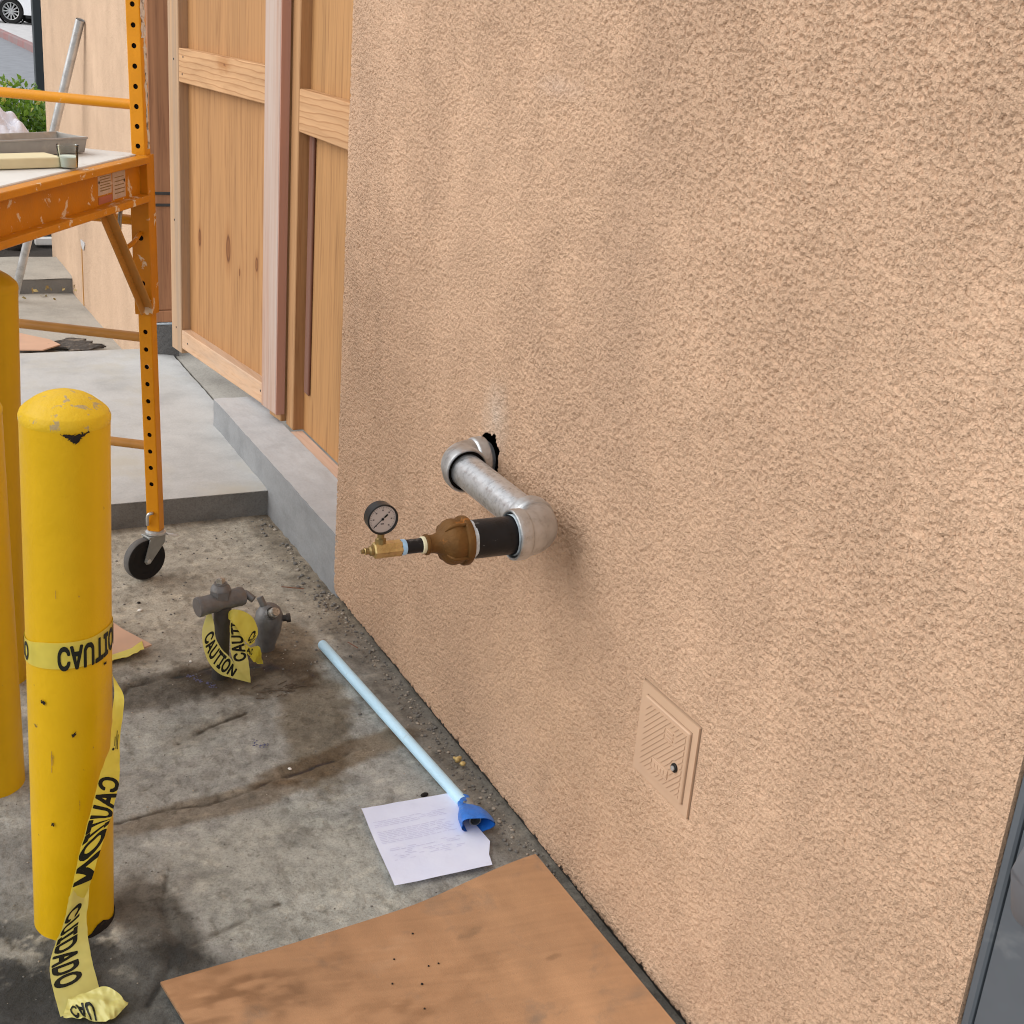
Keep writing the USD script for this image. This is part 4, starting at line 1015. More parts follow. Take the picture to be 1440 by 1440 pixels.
# ================================================================== GROUND VALVE WITH TAPE
VB = np.array([0.790, 3.030, 0.0])
gv = thing("gas_stub_valve", tuple(VB), "dark iron gas stub with a T-shaped valve head standing out of the concrete", "valve")
obj("riser", lathe([(0.0214, -0.03), (0.0214, 0.185), (0.0235, 0.186), (0.0235, 0.20)], VB, (0.03, 0, 1), 28), "iron_dark", gv, smooth=40)
TD = np.array([0.975, 0.22, 0.03]); TD /= np.linalg.norm(TD); TC = VB + (0.002, 0, 0.212)
obj("tee_body", lathe([(0.0, -0.066), (0.0245, -0.066), (0.0262, -0.063), (0.0262, -0.054), (0.0245, -0.051), (0.0245, 0.050), (0.0255, 0.053), (0.0235, 0.062), (0.016, 0.066), (0.0, 0.066)], TC, TD, 32), "iron_grey", gv, smooth=35)
bn = obj("bonnet", lathe([(0.027, 0.010), (0.027, 0.033), (0.0245, 0.036)], TC, (0, 0, 1), 6), "iron_grey", gv)
obj("bonnet_dome", lathe([(0.0262, 0.034), (0.0225, 0.043), (0.0165, 0.048), (0.0165, 0.052), (0.0, 0.052)], TC, (0, 0, 1), 28), "iron_grey", bn, smooth=35)
obj("stem", lathe([(0.0125, 0.050), (0.0118, 0.058), (0.0115, 0.064), (0.0, 0.066)], TC, (0, 0, 1), 4), "stem_bright", gv)
obj("end_plug", cat(lathe([(0.013, 0.064), (0.013, 0.074), (0.0, 0.074)], TC, TD, 16), tube([TC + TD * 0.07 + (0, 0, 0.004), TC + TD * 0.083 + (0.004, -0.02, -0.008)], 0.0095, 12)), "iron_grey", gv, smooth=35)

CB = np.array([0.945, 3.150, 0.0])
g2v = thing("gas_stub_cock", tuple(CB), "second, shorter iron gas stub with a bolted cock behind the taped one", "valve")
obj("body", lathe([(0.026, -0.02), (0.027, 0.012), (0.030, 0.030), (0.036, 0.055), (0.0375, 0.085), (0.0365, 0.105), (0.028, 0.122), (0.018, 0.130), (0.0, 0.132)], CB, (0.08, -0.10, 1), 28), "iron_grey", g2v, smooth=40)
kc = CB + (0.006, -0.036, 0.116)
obj("plug_head", lathe([(0.0135, -0.012), (0.0135, 0.016), (0.011, 0.018), (0.011, 0.026), (0.0, 0.026)], kc, (0.25, -0.75, 0.55), 20), "stem_bright", g2v, smooth=35)
obj("plug_ring", lathe([(0.017, -0.004), (0.0185, 0.0), (0.017, 0.004)], kc, (0.25, -0.75, 0.55), 24), "iron_grey", g2v, smooth=True)
obj("plug_tail", tube([CB + (-0.006, -0.006, 0.126), CB + (-0.015, 0.004, 0.150)], 0.0095, 12), "iron_grey", g2v, smooth=35)
obj("bolt_lug", cat(tube([CB + (0.02, -0.01, 0.085), CB + (0.062, -0.025, 0.092)], 0.0085, 12), lathe([(0.012, 0.0), (0.012, 0.011), (0, 0.011)], CB + (0.052, -0.022, 0.09), (0.9, -0.3, 0.15), 6)), "iron_dark", g2v, smooth=35)

vt = thing("caution_tape", (0.82, 2.97, 0.05), "yellow caution tape looped and knotted round the iron gas stub", "tape")
A1 = [(0.769, 3.035, 0.180), (0.767, 3.000, 0.165), (0.767, 2.985, 0.134), (0.781, 2.978, 0.103), (0.801, 2.970, 0.079), (0.824, 2.966, 0.039), (0.852, 2.967, 0.004)]
B1 = [(0.756, 3.035, 0.174), (0.735, 2.995, 0.148), (0.735, 2.975, 0.107), (0.749, 2.968, 0.068), (0.775, 2.968, 0.037), (0.811, 2.966, 0.020), (0.852, 2.966, 0.001)]
sA = Strip(A1, B1, 60, crumple=0.0016, seed=3)
pa = obj("left_loop", sA.mesh(), "tape_pale", vt, smooth=True)
obj("lettering", text_on(sA.at, "CAUTION", 0.22, 0.80, 0.80, 0.12, -0.0008), "ink", pa)
A2 = [(0.852, 2.964, 0.002), (0.819, 2.962, 0.045), (0.802, 2.966, 0.087), (0.800, 2.972, 0.129), (0.803, 2.985, 0.162), (0.811, 3.000, 0.182)]
B2 = [(0.852, 2.964, 0.010), (0.848, 2.966, 0.053), (0.844, 2.972, 0.086), (0.840, 2.985, 0.117), (0.834, 2.998, 0.148), (0.823, 3.005, 0.174)]
sB = Strip(A2, B2, 50, crumple=0.002, seed=5)
pb = obj("right_loop", sB.mesh(), "tape_pale", vt, smooth=True)
obj("lettering", text_on(sB.at, "CAUTI", 0.30, 0.86, 0.88, 0.12, -0.0008), "ink", pb)
A3 = [(0.805, 3.012, 0.186), (0.817, 3.005, 0.197), (0.844, 3.000, 0.190), (0.867, 2.995, 0.169), (0.877, 2.990, 0.133), (0.866, 2.985, 0.106)]
B3 = [(0.807, 3.006, 0.172), (0.813, 2.990, 0.167), (0.826, 2.982, 0.144), (0.837, 2.976, 0.123), (0.846, 2.974, 0.111), (0.852, 2.976, 0.103)]
sC = Strip(A3, B3, 50, crumple=0.002, seed=2)
pcx = obj("folded_loop", sC.mesh(), "tape_yellow", vt, smooth=True)
obj("lettering", text_on(sC.at, "CU", 0.70, 0.90, 0.85, 0.25, -0.001), "ink", pcx)
A4 = [(0.843, 2.976, 0.110), (0.855, 2.980, 0.096), (0.872, 3.000, 0.088), (0.893, 3.020, 0.071), (0.902, 3.030, 0.033), (0.910, 3.048, 0.006)]
B4 = [(0.838, 2.972, 0.093), (0.852, 2.980, 0.072), (0.861, 3.000, 0.055), (0.886, 3.060, 0.010), (0.894, 3.061, 0.006), (0.895, 3.050, 0.005)]
sD = Strip(A4, B4, 40, crumple=0.003, seed=6)
pd_ = obj("knot_tail", sD.mesh(), "tape_yellow", vt, smooth=True)
obj("lettering", text_on(sD.at, "AC", 0.06, 0.34, 0.8, 0.2, -0.001), "ink", pd_)

# ================================================================== PVC PIPE, PAPER, PLYWOOD, CARDBOARD
pa_, pb_ = np.array((1.087, 3.087, 0.016)), np.array((1.139, 2.250, 0.016))
pd = (pb_ - pa_) / np.linalg.norm(pb_ - pa_)
pv = thing("pvc_pipe", tuple((pa_ + pb_) / 2), "long pale blue plastic pipe lying on the concrete beside the wall", "pipe")
obj("tube", lathe([(0.0105, 0.02), (0.0110, 0.0), (0.0128, -0.001), (0.0134, 0.002), (0.0134, np.linalg.norm(pb_ - pa_) + 0.02)], pa_, pd, 28), "pvc", pv, smooth=40)
bt = thing("blue_tape_wrap", tuple(pb_), "crumpled blue tape wrapped like a funnel round the pipe's near end", "tape")
# funnel: ring by ring from the neck to the open mouth
n_ = 40
th = np.linspace(0, 2 * np.pi, n_)
pdw = pd
pd = np.array((1.115, 2.119, 0.016)) - pb_; pd /= np.linalg.norm(pd)
sv, uv_, dv = frame(pd)
rings = []
for s_, (rad, dsc, lift) in zip(np.linspace(0, 1, 9), [(0.0152, -0.026, 0), (0.0158, -0.008, 0), (0.0165, 0.008, 0.001), (0.021, 0.024, 0.004), (0.0275, 0.042, 0.009), (0.0315, 0.060, 0.013), (0.0335, 0.075, 0.015), (0.0345, 0.090, 0.016), (0.034, 0.100, 0.015)]):
    wob = 1 + 0.07 * s_ * np.sin(3 * th + 0.8) + 0.05 * s_ * np.sin(5 * th + 2.0)
    p_ = pb_ + pd * dsc + np.array([0, 0, lift]) + np.outer(np.cos(th) * rad * wob * 1.05, sv) + np.outer(np.sin(th) * rad * wob * 0.80, uv_)
    p_ = p_ + pd * (0.012 * s_ * np.sin(th + 0.4))[:, None]
    p_ += 0.004 * s_ * (np.stack([fbm(p_ * 60, 3, q_) for q_ in (1, 2, 3)], -1) - 0.5)
    p_[:, 2] = np.maximum(p_[:, 2], 0.003)
    rings.append(p_)
fun = np.array(rings)
obj("funnel", trimesh.Trimesh(fun.reshape(-1, 3), grid_faces(9, n_), process=False), "blue_tape", bt, smooth=True)
fi = fun[2:] - (fun[2:] - fun[2:].mean(1, keepdims=True)) * 0.05
obj("funnel_lining", trimesh.Trimesh(fi.reshape(-1, 3), grid_faces(7, n_)[:, ::-1], process=False), "blue_tape", bt, smooth=True)
obj("loose_flap", Strip([tuple(pb_ + pd * -0.012 + uv_ * 0.016 + sv * 0.006), tuple(pb_ + pd * 0.0 + uv_ * 0.02 - sv * 0.012), tuple(pb_ + pd * 0.012 + uv_ * 0.018 - sv * 0.02)],
                        [tuple(pb_ + pd * 0.010 + uv_ * 0.017 + sv * 0.010), tuple(pb_ + pd * 0.012 + uv_ * 0.02 - sv * 0.008), tuple(pb_ + pd * 0.022 + uv_ * 0.018 - sv * 0.014)], 20).mesh(), "blue_tape", bt, smooth=True)
obj("inner_pipe_end", lathe([(0.0105, 0.0), (0.0110, 0.070), (0.0134, 0.070), (0.0134, 0.0)], pb_ + np.array([0.004, 0, 0.006]) , pd, 24), "steel_grey", bt, smooth=40, label="pipe end showing inside the funnel")

# sheet of paper: corner by corner, a torn right edge, a slight sag
PAP = [np.array(p_) for p_ in ((0.920, 2.324, 0.004), (1.125, 2.315, 0.005), (1.137, 2.117, 0.004), (1.115, 2.076, 0.004), (1.106, 2.040, 0.004), (0.889, 2.045, 0.004))]
pl = sg.Polygon([p_[:2] for p_ in PAP])
vv, ff = trimesh.creation.triangulate_polygon(pl, engine="earcut")
v3, ff = trimesh.remesh.subdivide_to_size(np.column_stack([vv, np.zeros(len(vv))]), ff, 0.012, max_iter=12)
u_ = (v3[:, 0] - 1.0) * 0.95 + (v3[:, 1] - 2.18) * 0.3
v3[:, 2] = 0.0055 + 0.004 * nz(v3[:, 0], v3[:, 1], 9, 2) + 0.005 * ss(0.05, 0.12, np.hypot(v3[:, 0] - 0.95, v3[:, 1] - 2.2)) * nz(v3[:, 0], v3[:, 1], 14, 7)
pp_ = thing("paper_sheet", (0.99, 2.16, 0.0), "white sheet of paper with faint printing lying under the pipe's blue end", "paper")
sh = obj("sheet", (v3, ff), "paper", pp_, smooth=True)
e0, e1_, e2_ = PAP[0][:2], PAP[1][:2], PAP[5][:2]
RB_ = np.random.default_rng(3)
for kk in range(20):          # faint printed lines
    vrow = 0.20 + kk * 0.021 + (0.05 if kk > 3 else 0) + (0.06 if kk > 11 else 0)
    if vrow > 0.80:
        break
    x = 0.06
    while x < 0.86:
        L = RB_.uniform(0.03, 0.11)
        if RB_.uniform() < (0.9 if kk < 12 else 0.5) and x + L < 0.9:
            A_ = e0 + (e1_ - e0) * x + (e2_ - e0) * vrow; B_ = e0 + (e1_ - e0) * (x + L) + (e2_ - e0) * vrow
            zz = lambda q: 0.0055 + 0.004 * nz(q[:1], q[1:2], 9, 2)[0] + 0.005 * ss(0.05, 0.12, np.hypot(q[0] - 0.95, q[1] - 2.2)) * nz(q[:1], q[1:2], 14, 7)[0] + 0.0006
            if pl.buffer(-0.006).contains(sg.Point(A_)) and pl.buffer(-0.006).contains(sg.Point(B_)):
                w_ = (e2_ - e0) / np.linalg.norm(e2_ - e0) * 0.0007
                q_ = [np.append(A_ - w_, zz(A_)), np.append(B_ - w_, zz(B_)), np.append(B_ + w_, zz(B_)), np.append(A_ + w_, zz(A_))]
                obj("printed_line", trimesh.Trimesh(q_, [[0, 1, 2], [0, 2, 3]], process=False), "faint_ink", sh)
        x += L + 0.015

# plywood sheet: bowed, its corner lifted against the wall
PW = {"a": (0.395, 1.930), "b": (1.187, 2.005), "c": (1.203, 1.20), "d": (0.52, 1.10)}
nu, nv = 200, 190
U, V = np.meshgrid(np.linspace(0, 1, nu), np.linspace(0, 1, nv), indexing="ij")
pa4 = [np.array(PW[k_]) for k_ in "abcd"]
XY = (pa4[0] * ((1 - U) * (1 - V))[..., None] + pa4[1] * (U * (1 - V))[..., None] + pa4[2] * (U * V)[..., None] + pa4[3] * ((1 - U) * V)[..., None])
ZZ = 0.010 + 0.030 * ss(0.6, 1.0, U) * (1 - 0.25 * V) + 0.004 * ss(0.3, 0.0, U) + 0.003 * (nz(XY[..., 0], XY[..., 1], 5, 3) - 0.5)
XY[..., 1] += (-0.004 * np.sin(np.pi * np.clip(U * 1.15, 0, 1))) * (1 - V)
topv = np.concatenate([XY, ZZ[..., None]], -1).reshape(-1, 3)
pw = thing("plywood_sheet", (0.8, 1.6, 0), "scuffed tan plywood sheet lying on the ground in the foreground", "plywood")
gf = grid_faces(nu, nv)
tx_, ty_ = topv[:, 0], topv[:, 1]
pcol = (0.95 + 0.24 * (nz(tx_ * 5, ty_ * 1.2, 6, 41, 5) - 0.5) + 0.22 * (nz(tx_ * 0.5 + ty_ * 2.2, ty_ * 0.4, 60, 42, 3) - 0.5))[:, None] * np.ones(3)


def scuff(x, y, rx, ry, ang, rgb, k, w=0.45):
    global pcol
    m_ = (blob(tx_, ty_, x, y, rx, ry, ang, w) * ss(0.30, 0.70, nz(tx_, ty_ * 2.2, 26, 43, 6)) * k * 0.5)[:, None]
    pcol = pcol * (1 - m_) + pcol * np.array(rgb) * m_


for args in ((0.44, 1.88, 0.10, 0.09, 0, (0.55, 0.5, 0.45), 1.0), (0.50, 1.80, 0.12, 0.08, 0.4, (0.45, 0.42, 0.4), 0.9), (0.66, 1.84, 0.10, 0.07, 0.2, (0.62, 0.6, 0.6), 0.8), (0.80, 1.86, 0.07, 0.04, 0.2, (1.12, 1.2, 1.3), 0.9),
             (0.98, 1.86, 0.05, 0.018, 0.5, (0.5, 0.55, 0.6), 1.0), (0.90, 1.74, 0.14, 0.05, 0.3, (0.7, 0.68, 0.66), 0.8), (1.08, 1.72, 0.02, 0.008, 0, (0.5, 0.5, 0.5), 1.0), (0.70, 1.70, 0.16, 0.05, 0.1, (0.6, 0.55, 0.5), 0.8), (1.10, 1.90, 0.10, 0.10, 0, (1.08, 1.08, 1.05), 0.8)):
    scuff(*args)
obj("face", trimesh.Trimesh(topv, gf[:, ::-1], process=False), "plywood", pw, smooth=True, colors=np.clip(pcol, 0.2, 1.6))
idx = np.arange(nu * nv).reshape(nu, nv)
loop = np.concatenate([idx[:, 0], idx[-1, 1:], idx[-2::-1, -1], idx[0, -2:0:-1]])
ev = np.vstack([topv[loop], topv[loop] - (0, 0, 0.0065)]); n_ = len(loop)
ef = [[i, (i + 1) % n_, n_ + (i + 1) % n_] for i in range(n_)] + [[i, n_ + (i + 1) % n_, n_ + i] for i in range(n_)]
obj("edge", trimesh.Trimesh(ev, ef, process=False), "ply_edge", pw)
obj("underside", trimesh.Trimesh(topv - (0, 0, 0.0065), gf, process=False), "ply_edge", pw)
for i, (px_, py_, r_) in enumerate(((0.867, 1.895, 0.0022), (0.807, 1.84, 0.002), (0.78, 1.78, 0.002), (0.83, 1.76, 0.0026), (0.88, 1.80, 0.002), (0.86, 1.80, 0.002), (0.81, 1.70, 0.002))):
    uu = (px_ - 0.395) / 0.80
    zt = 0.010 + 0.030 * ss(0.6, 1.0, np.array(uu)) * 0.93
    obj("nail_hole", lathe([(r_, 0.0), (r_ * 0.8, 0.0012), (0, 0.0014)], (px_, py_, float(zt) + 0.0008), (0, 0, 1), 10), "chip", pw)


def flat_piece(name, poly, z, th, mat_, label, category, lift=None, parent=None, smooth=30, part=None):
    pg = sg.Polygon(poly)
    vv, ff = trimesh.creation.triangulate_polygon(pg, engine="earcut")
    m_ = trimesh.creation.extrude_triangulation(vv, ff, th)
    v_, f_ = trimesh.remesh.subdivide_to_size(m_.vertices, m_.faces, 0.03, max_iter=10)
    v_ = np.array(v_); v_[:, 2] += z
    if lift:
        v_[:, 2] += lift(v_[:, 0], v_[:, 1])
    if parent:
        return obj(part or name, (v_, f_), mat_, parent, smooth=smooth)
    return obj(name, (v_, f_), mat_, smooth=smooth, label=label, category=category)


cbd = thing("cardboard_scrap", (0.56, 3.25, 0), "torn pinkish cardboard scrap edged with yellow tape behind the taped bollard", "cardboard")
lft = lambda X, Y: 0.014 * ss(0.5, 0.66, X) + 0.003 * (nz(X, Y, 18, 3) - 0.5)
flat_piece("sheet", [(0.42, 3.18), (0.53, 3.175), (0.59, 3.185), (0.652, 3.205), (0.60, 3.33), (0.56, 3.46), (0.40, 3.44)], 0.006, 0.005, "cardboard", None, None, lft, cbd)
rg = np.random.default_rng(5)
tx = np.linspace(0.42, 0.628, 22)
flat_piece("tape_edge", [(x_, 3.163 + 0.03 * (x_ - 0.42) + rg.uniform(-0.007, 0.003) + 0.02 * ss(0.58, 0.63, x_)) for x_ in tx] + [(0.632, 3.232), (0.60, 3.205), (0.52, 3.192), (0.42, 3.196)], 0.0118, 0.001, "tape_yellow", None, None, lft, cbd)

flat_piece("cardboard_sheet", [(0.711, 6.515, -0.050)[:2], (0.837, 6.494, -0.050)[:2], (0.933, 6.588, -0.050)[:2], (0.902, 6.718, -0.050)[:2], (0.789, 6.879, -0.050)[:2], (0.658, 6.898, -0.050)[:2]], -0.05, 0.006, "cardboard", "flat tan cardboard on the walkway beyond the raised slab", "cardboard", lambda X, Y: 0.012 * ss(6.9, 6.5, Y))
flat_piece("bark_strip", ragged([(0.914, 6.618, -0.050)[:2], (0.967, 6.487, -0.050)[:2], (1.060, 6.486, -0.050)[:2], (1.133, 6.556, -0.050)[:2], (1.076, 6.579, -0.050)[:2], (1.039, 6.684, -0.050)[:2], (0.975, 6.707, -0.050)[:2]], n=50, amp=0.02, seed=8), -0.058, 0.008, "bark", "dark torn strip of bark beside the far cardboard", "debris", lambda X, Y: 0.03 * nz(X, Y, 12, 2))

# ================================================================== SCAFFOLD
sa = thing("rolling_scaffold", (0.772, 3.70, 0), "orange rolling baker scaffold with paint-splashed deck, standing left of the gate", "scaffold")
bd = np.array([0.563, 0.827, 0.0]); bd /= np.linalg.norm(bd); fd = np.array([-bd[1], bd[0], 0.0]); UPV = np.array([-0.017, 0.003, 1.0]); UPV /= np.linalg.norm(UPV)
P0 = np.array([0.772, 3.70, 0.15])
PAXES = np.stack([fd, bd, [0, 0, 1]])


def post_solid(p, zlo, zhi, holes):
    s_, u_, w_ = fd, np.cross(UPV, fd), UPV
    ax_ = np.stack([s_, u_, w_])
    W = 0.0385; H_ = zhi - zlo
    sq = sg.box(-W / 2, -W / 2, W / 2, W / 2).buffer(-0.003).buffer(0.003, quad_segs=3)
    body = cross(sq.exterior.coords).extrude(H_)
    inner = m3.CrossSection.square((W - 0.006, W - 0.006), True).extrude(H_ + 0.2).translate((0, 0, -0.1))
    body = body - inner
    cyl = m3.Manifold.cylinder(W * 1.6, 0.0068, 0.0068, 14, True).rotate((90, 0, 0))
    for h in holes:
        body = body - cyl.translate((0, 0, h - zlo))
    M_ = np.zeros((3, 4)); M_[:, :3] = ax_.T; M_[:, 3] = np.asarray(p) + UPV * zlo
    return body.transform(M_)


def caster(p, parent, yaw):
    """Swivel caster hanging below the foot point p of a post."""
    c_, s_ = math.cos(yaw), math.sin(yaw)
    roll = np.array([c_, s_, 0.0]); axle = np.array([-s_, c_, 0.0])
    wc = np.array([p[0], p[1], 0.0635]) + roll * 0.040
    w_ = obj("caster_wheel", lathe([(0.0, -0.008), (0.030, -0.012), (0.034, -0.0125), (0.045, -0.0115), (0.048, -0.013), (0.0605, -0.0145), (0.0632, -0.011), (0.0635, 0.0), (0.0632, 0.011), (0.0605, 0.0145), (0.048, 0.013), (0.045, 0.0115), (0.034, 0.0125), (0.030, 0.012), (0.0, 0.008)], wc, axle, 40), "black_rubber", parent, smooth=30)
    obj("tread", lathe([(0.0612, -0.0135), (0.0642, -0.010), (0.0645, 0.0), (0.0642, 0.010), (0.0612, 0.0135)], wc, axle, 40), "wheel_tread", w_, smooth=True)
    top_ = np.array([p[0], p[1], 0.135])
    fk = obj("caster_fork", cbox(top_ + roll * 0.008 + (0, 0, -0.003), (0.056, 0.044, 0.006), np.stack([roll, axle, [0, 0, 1]]), 0.001), "steel_grey", parent)
    for sgn in (-1, 1):
        o_ = axle * 0.0195 * sgn
        pts = []
        for dx_, dz_ in ((-0.020, 0.132), (0.030, 0.132), (0.034, 0.115), (0.052, 0.062), (0.046, 0.052), (0.034, 0.052), (0.028, 0.060), (-0.018, 0.112)):
            for tt in (-0.0015, 0.0015):
                q_ = np.array([p[0], p[1], 0.0]) + roll * dx_ + axle * tt + o_; q_[2] = dz_; pts.append(q_)
        obj("fork_plate", hull(pts), "steel_grey", fk)
        obj("axle_nut", lathe([(0.0075, -0.001), (0.0075, 0.005), (0, 0.006)], wc + axle * 0.0212 * sgn, axle * sgn, 6), "zinc", fk)
    obj("swivel_ring", lathe([(0.026, 0.0), (0.030, 0.002), (0.030, 0.007), (0.024, 0.009), (0.024, 0.014), (0.0, 0.014)], top_ + (0, 0, 0.0005), (0, 0, 1), 28), "zinc", fk, smooth=30)
    pdl = hull([tuple(top_ - roll * a_ + axle * b_ + np.array([0, 0, c2])) for a_, b_, c2 in ((0.030, 0.020, -0.002), (0.030, -0.016, -0.006), (0.058, 0.022, -0.010), (0.058, -0.022, -0.026), (0.070, 0.014, -0.016), (0.070, -0.012, -0.028), (0.030, 0.020, -0.006), (0.030, -0.016, -0.010), (0.070, 0.014, -0.020), (0.070, -0.012, -0.032), (0.058, 0.022, -0.014), (0.058, -0.022, -0.030))])
    obj("brake_pedal", pdl, "light_white", fk)


hh = [0.148 + 0.0505 * i for i in range(33)]
posts = [P0 + bd * 0 + fd * 0, P0 + fd * 0.74, P0 - bd * 1.80, P0 + fd * 0.74 - bd * 1.80]
yaws = [math.radians(200), 2.2, 1.2, 0.4]
for i, p_ in enumerate(posts):
    obj("post", post_solid(p_, 0.0, 1.80, [h for h in hh if not 0.648 < h < 1.10]), "orange_paint", sa, label="orange square post punched with round holes" if i == 0 else None)
    caster(p_ + UPV * 0, sa, yaws[i])
# plaster splashed down the side of the near right post
sp_pts = []
rg = np.random.default_rng(11)
sd = -fd
for (z0, z1, cc, wd) in ((1.10, 1.80, 0.006, 0.016), (1.38, 1.80, -0.008, 0.014), (1.60, 1.72, 0.0, 0.03)):
    zs_ = np.linspace(z0, z1, 40)
    L_ = np.clip(cc - wd / 2 + rg.normal(0, 0.003, 40), -0.018, 0.018); R_ = np.clip(cc + wd / 2 + rg.normal(0, 0.003, 40), -0.018, 0.018)
    base_ = P0 + UPV * zs_[:, None] + sd * (0.0194 + 0.0003 * len(sp_pts))
    sp_pts.append(trimesh.Trimesh(np.stack([base_ + bd * L_[:, None], base_ + bd * R_[:, None]], 1).reshape(-1, 3), grid_faces(40, 2)[:, ::-1], process=False))
for m_ in sp_pts:
    obj("plaster_splash", m_, "plaster_splash", sa)
for pair in ((0, 1), (2, 3)):
    for zz_ in (1.211, 0.907, 0.581, 0.260):
        a_ = posts[pair[0]] + UPV * zz_ + fd * 0.019; b_ = posts[pair[1]] + UPV * zz_ - fd * 0.019
        obj("rung", tube([a_, a_ * 0.96 + b_ * 0.04, a_ * 0.04 + b_ * 0.96, b_], 0.0135, 18), "orange_paint" if zz_ > 0.7 else "orange_dull", sa, smooth=30)
# the two long deck beams with sleeves and braces
for side, p_ in enumerate((P0, P0 + fd * 0.74)):
    out = -fd if side == 0 else fd
    zt = 1.085
    for far, q_ in enumerate((p_, p_ - bd * 1.80)):
        in_ = -bd if far == 0 else bd
        sl = []
        for sgn in (-1, 1):
            sl.append(bar(q_ + UPV * 0.652 + bd * 0.0225 * sgn, q_ + UPV * zt + bd * 0.0225 * sgn, 0.051, 0.004, tuple(bd), b=0.001))
        sl.append(bar(q_ + UPV * 0.652 + out * 0.0225, q_ + UPV * zt + out * 0.0225, 0.049, 0.004, tuple(fd), b=0.001))
        sl_ = obj("sleeve", cat(*sl), "orange_worn", sa)
        for zz_ in (0.74, 0.865):
            obj("pin_hole", lathe([(0.0075, 0.0), (0.006, 0.0012), (0.0, 0.0013)], q_ + UPV * zz_ - bd * 0.0246, -bd, 14), "hole_dark", sl_)
    E0, E1 = p_ - bd * 0.027, p_ - bd * 1.773
    cz = UPV * 1.0
    oo = out * 0.019
    bm = obj("deck_beam", bar(E0 + UPV * 1.025 + oo * 0.2, E1 + UPV * 1.025 + oo * 0.2, 0.004, 0.118, (0, 0, 1), b=0.0008), "orange_worn", sa)
    obj("beam_flange", bar(E0 + UPV * 1.075 + oo, E1 + UPV * 1.075 + oo, 0.032, 0.018, (0, 0, 1)), "orange_worn", bm)
    obj("beam_flange", bar(E0 + UPV * 0.975 + oo, E1 + UPV * 0.975 + oo, 0.032, 0.018, (0, 0, 1)), "orange_worn", bm)
    for far, (e_, in_) in enumerate(((E0, -bd), (E1, bd))):
        A_ = e_ + UPV * 0.966 + in_ * 0.235 + oo * 0.6; B_ = e_ + UPV * 0.665 - in_ * 0.0 + oo * 0.6
        obj("brace", cat(bar(A_ - out * 0.010, B_ - out * 0.010, 0.004, 0.036, tuple(UPV)), bar(A_ + out * 0.004 + UPV * 0.012, B_ + out * 0.004 + UPV * 0.012, 0.026, 0.005, tuple(UPV))), "orange_dull", sa)
    if side == 0:
        # warning stickers on the web, too worn to read
        wf = oo * 0.2 + out * 0.0023
        for i, (s0, s1, z0, z1, mt) in enumerate(((0.262, 0.182, 1.010, 1.062, "sticker"), (0.176, 0.097, 0.990, 1.062, "sticker"), (0.262, 0.182, 0.988, 1.006, "red_ink"))):
            st_ = obj("warning_sticker", bar(E0 - bd * s0 + UPV * (z0 + z1) / 2 + wf, E0 - bd * s1 + UPV * (z0 + z1) / 2 + wf, 0.0008, z1 - z0, (0, 0, 1), b=0.0001), mt, bm)
            if mt == "sticker":
                for r_ in range(6):
                    zz_ = z1 - 0.008 - r_ * (z1 - z0 - 0.012) / 6
                    obj("print_line", bar(E0 - bd * (s0 - 0.012) + UPV * zz_ + wf + out * 0.0005, E0 - bd * (s1 + 0.004 + 0.006 * (r_ % 2)) + UPV * zz_ + wf + out * 0.0005, 0.0005, 0.0022, (0, 0, 1), b=0.0001), "brass_dark", st_)
                ce = E0 - bd * ((s0 - 0.006) if i == 0 else (s1 + 0.007)) + UPV * ((z0 + z1) / 2 + 0.006) + wf
                obj("print_mark", cbox(ce + out * 0.0006, (0.0006, 0.007, 0.007), np.stack([out, (bd + [0, 0, 1]) / 1.414, np.cross(out, (bd + [0, 0, 1]) / 1.414)]), 0.0001), "ink", st_)
        obj("lock_hook", tube(spline([E0 + UPV * 0.958 + fd * 0.01, E0 - bd * 0.05 + UPV * 0.957 + fd * 0.02, E0 - bd * 0.075 + UPV * 0.945 + fd * 0.02, E0 - bd * 0.09 + UPV * 0.89 + fd * 0.02], 14), 0.0055, 10), "steel_grey", sa, smooth=True)
        obj("lock_rod", tube(spline([E0 - bd * 0.125 + UPV * 0.965 + fd * 0.02, E0 - bd * 0.115 + UPV * 0.90 + fd * 0.02, E0 - bd * 0.11 + UPV * 0.845 + fd * 0.02, E0 - bd * 0.06 + UPV * 0.858, E0 + UPV * 0.878], 18), 0.0065, 10), "orange_worn", sa, smooth=True)
dk = cbox(P0 + UPV * 1.080 - bd * 0.90 + fd * 0.37, (0.74 - 0.012, 1.86 - 0.06, 0.012), np.stack([fd, bd, np.cross(fd, bd) * -1 if np.cross(fd, bd)[2] < 0 else np.cross(fd, bd)]), 0.002)
obj("deck", dk, "deck_ply", sa, label="paint-whitened plywood deck")
DZ = 0.15 + 1.0865 + 0.0005

# dark insides of the near post, seen through its holes
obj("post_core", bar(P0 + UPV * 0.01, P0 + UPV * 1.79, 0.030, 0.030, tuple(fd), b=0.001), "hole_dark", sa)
# pin through the caster stem
obj("stem_pin", tube(spline([P0 + UPV * 0.057 - bd * 0.02, P0 + UPV * 0.060 - bd * 0.030, P0 + UPV * 0.052 - bd * 0.032 + fd * 0.010, P0 + UPV * 0.02 - bd * 0.026 + fd * 0.014], 10), 0.0048, 10), "zinc", sa, smooth=True)

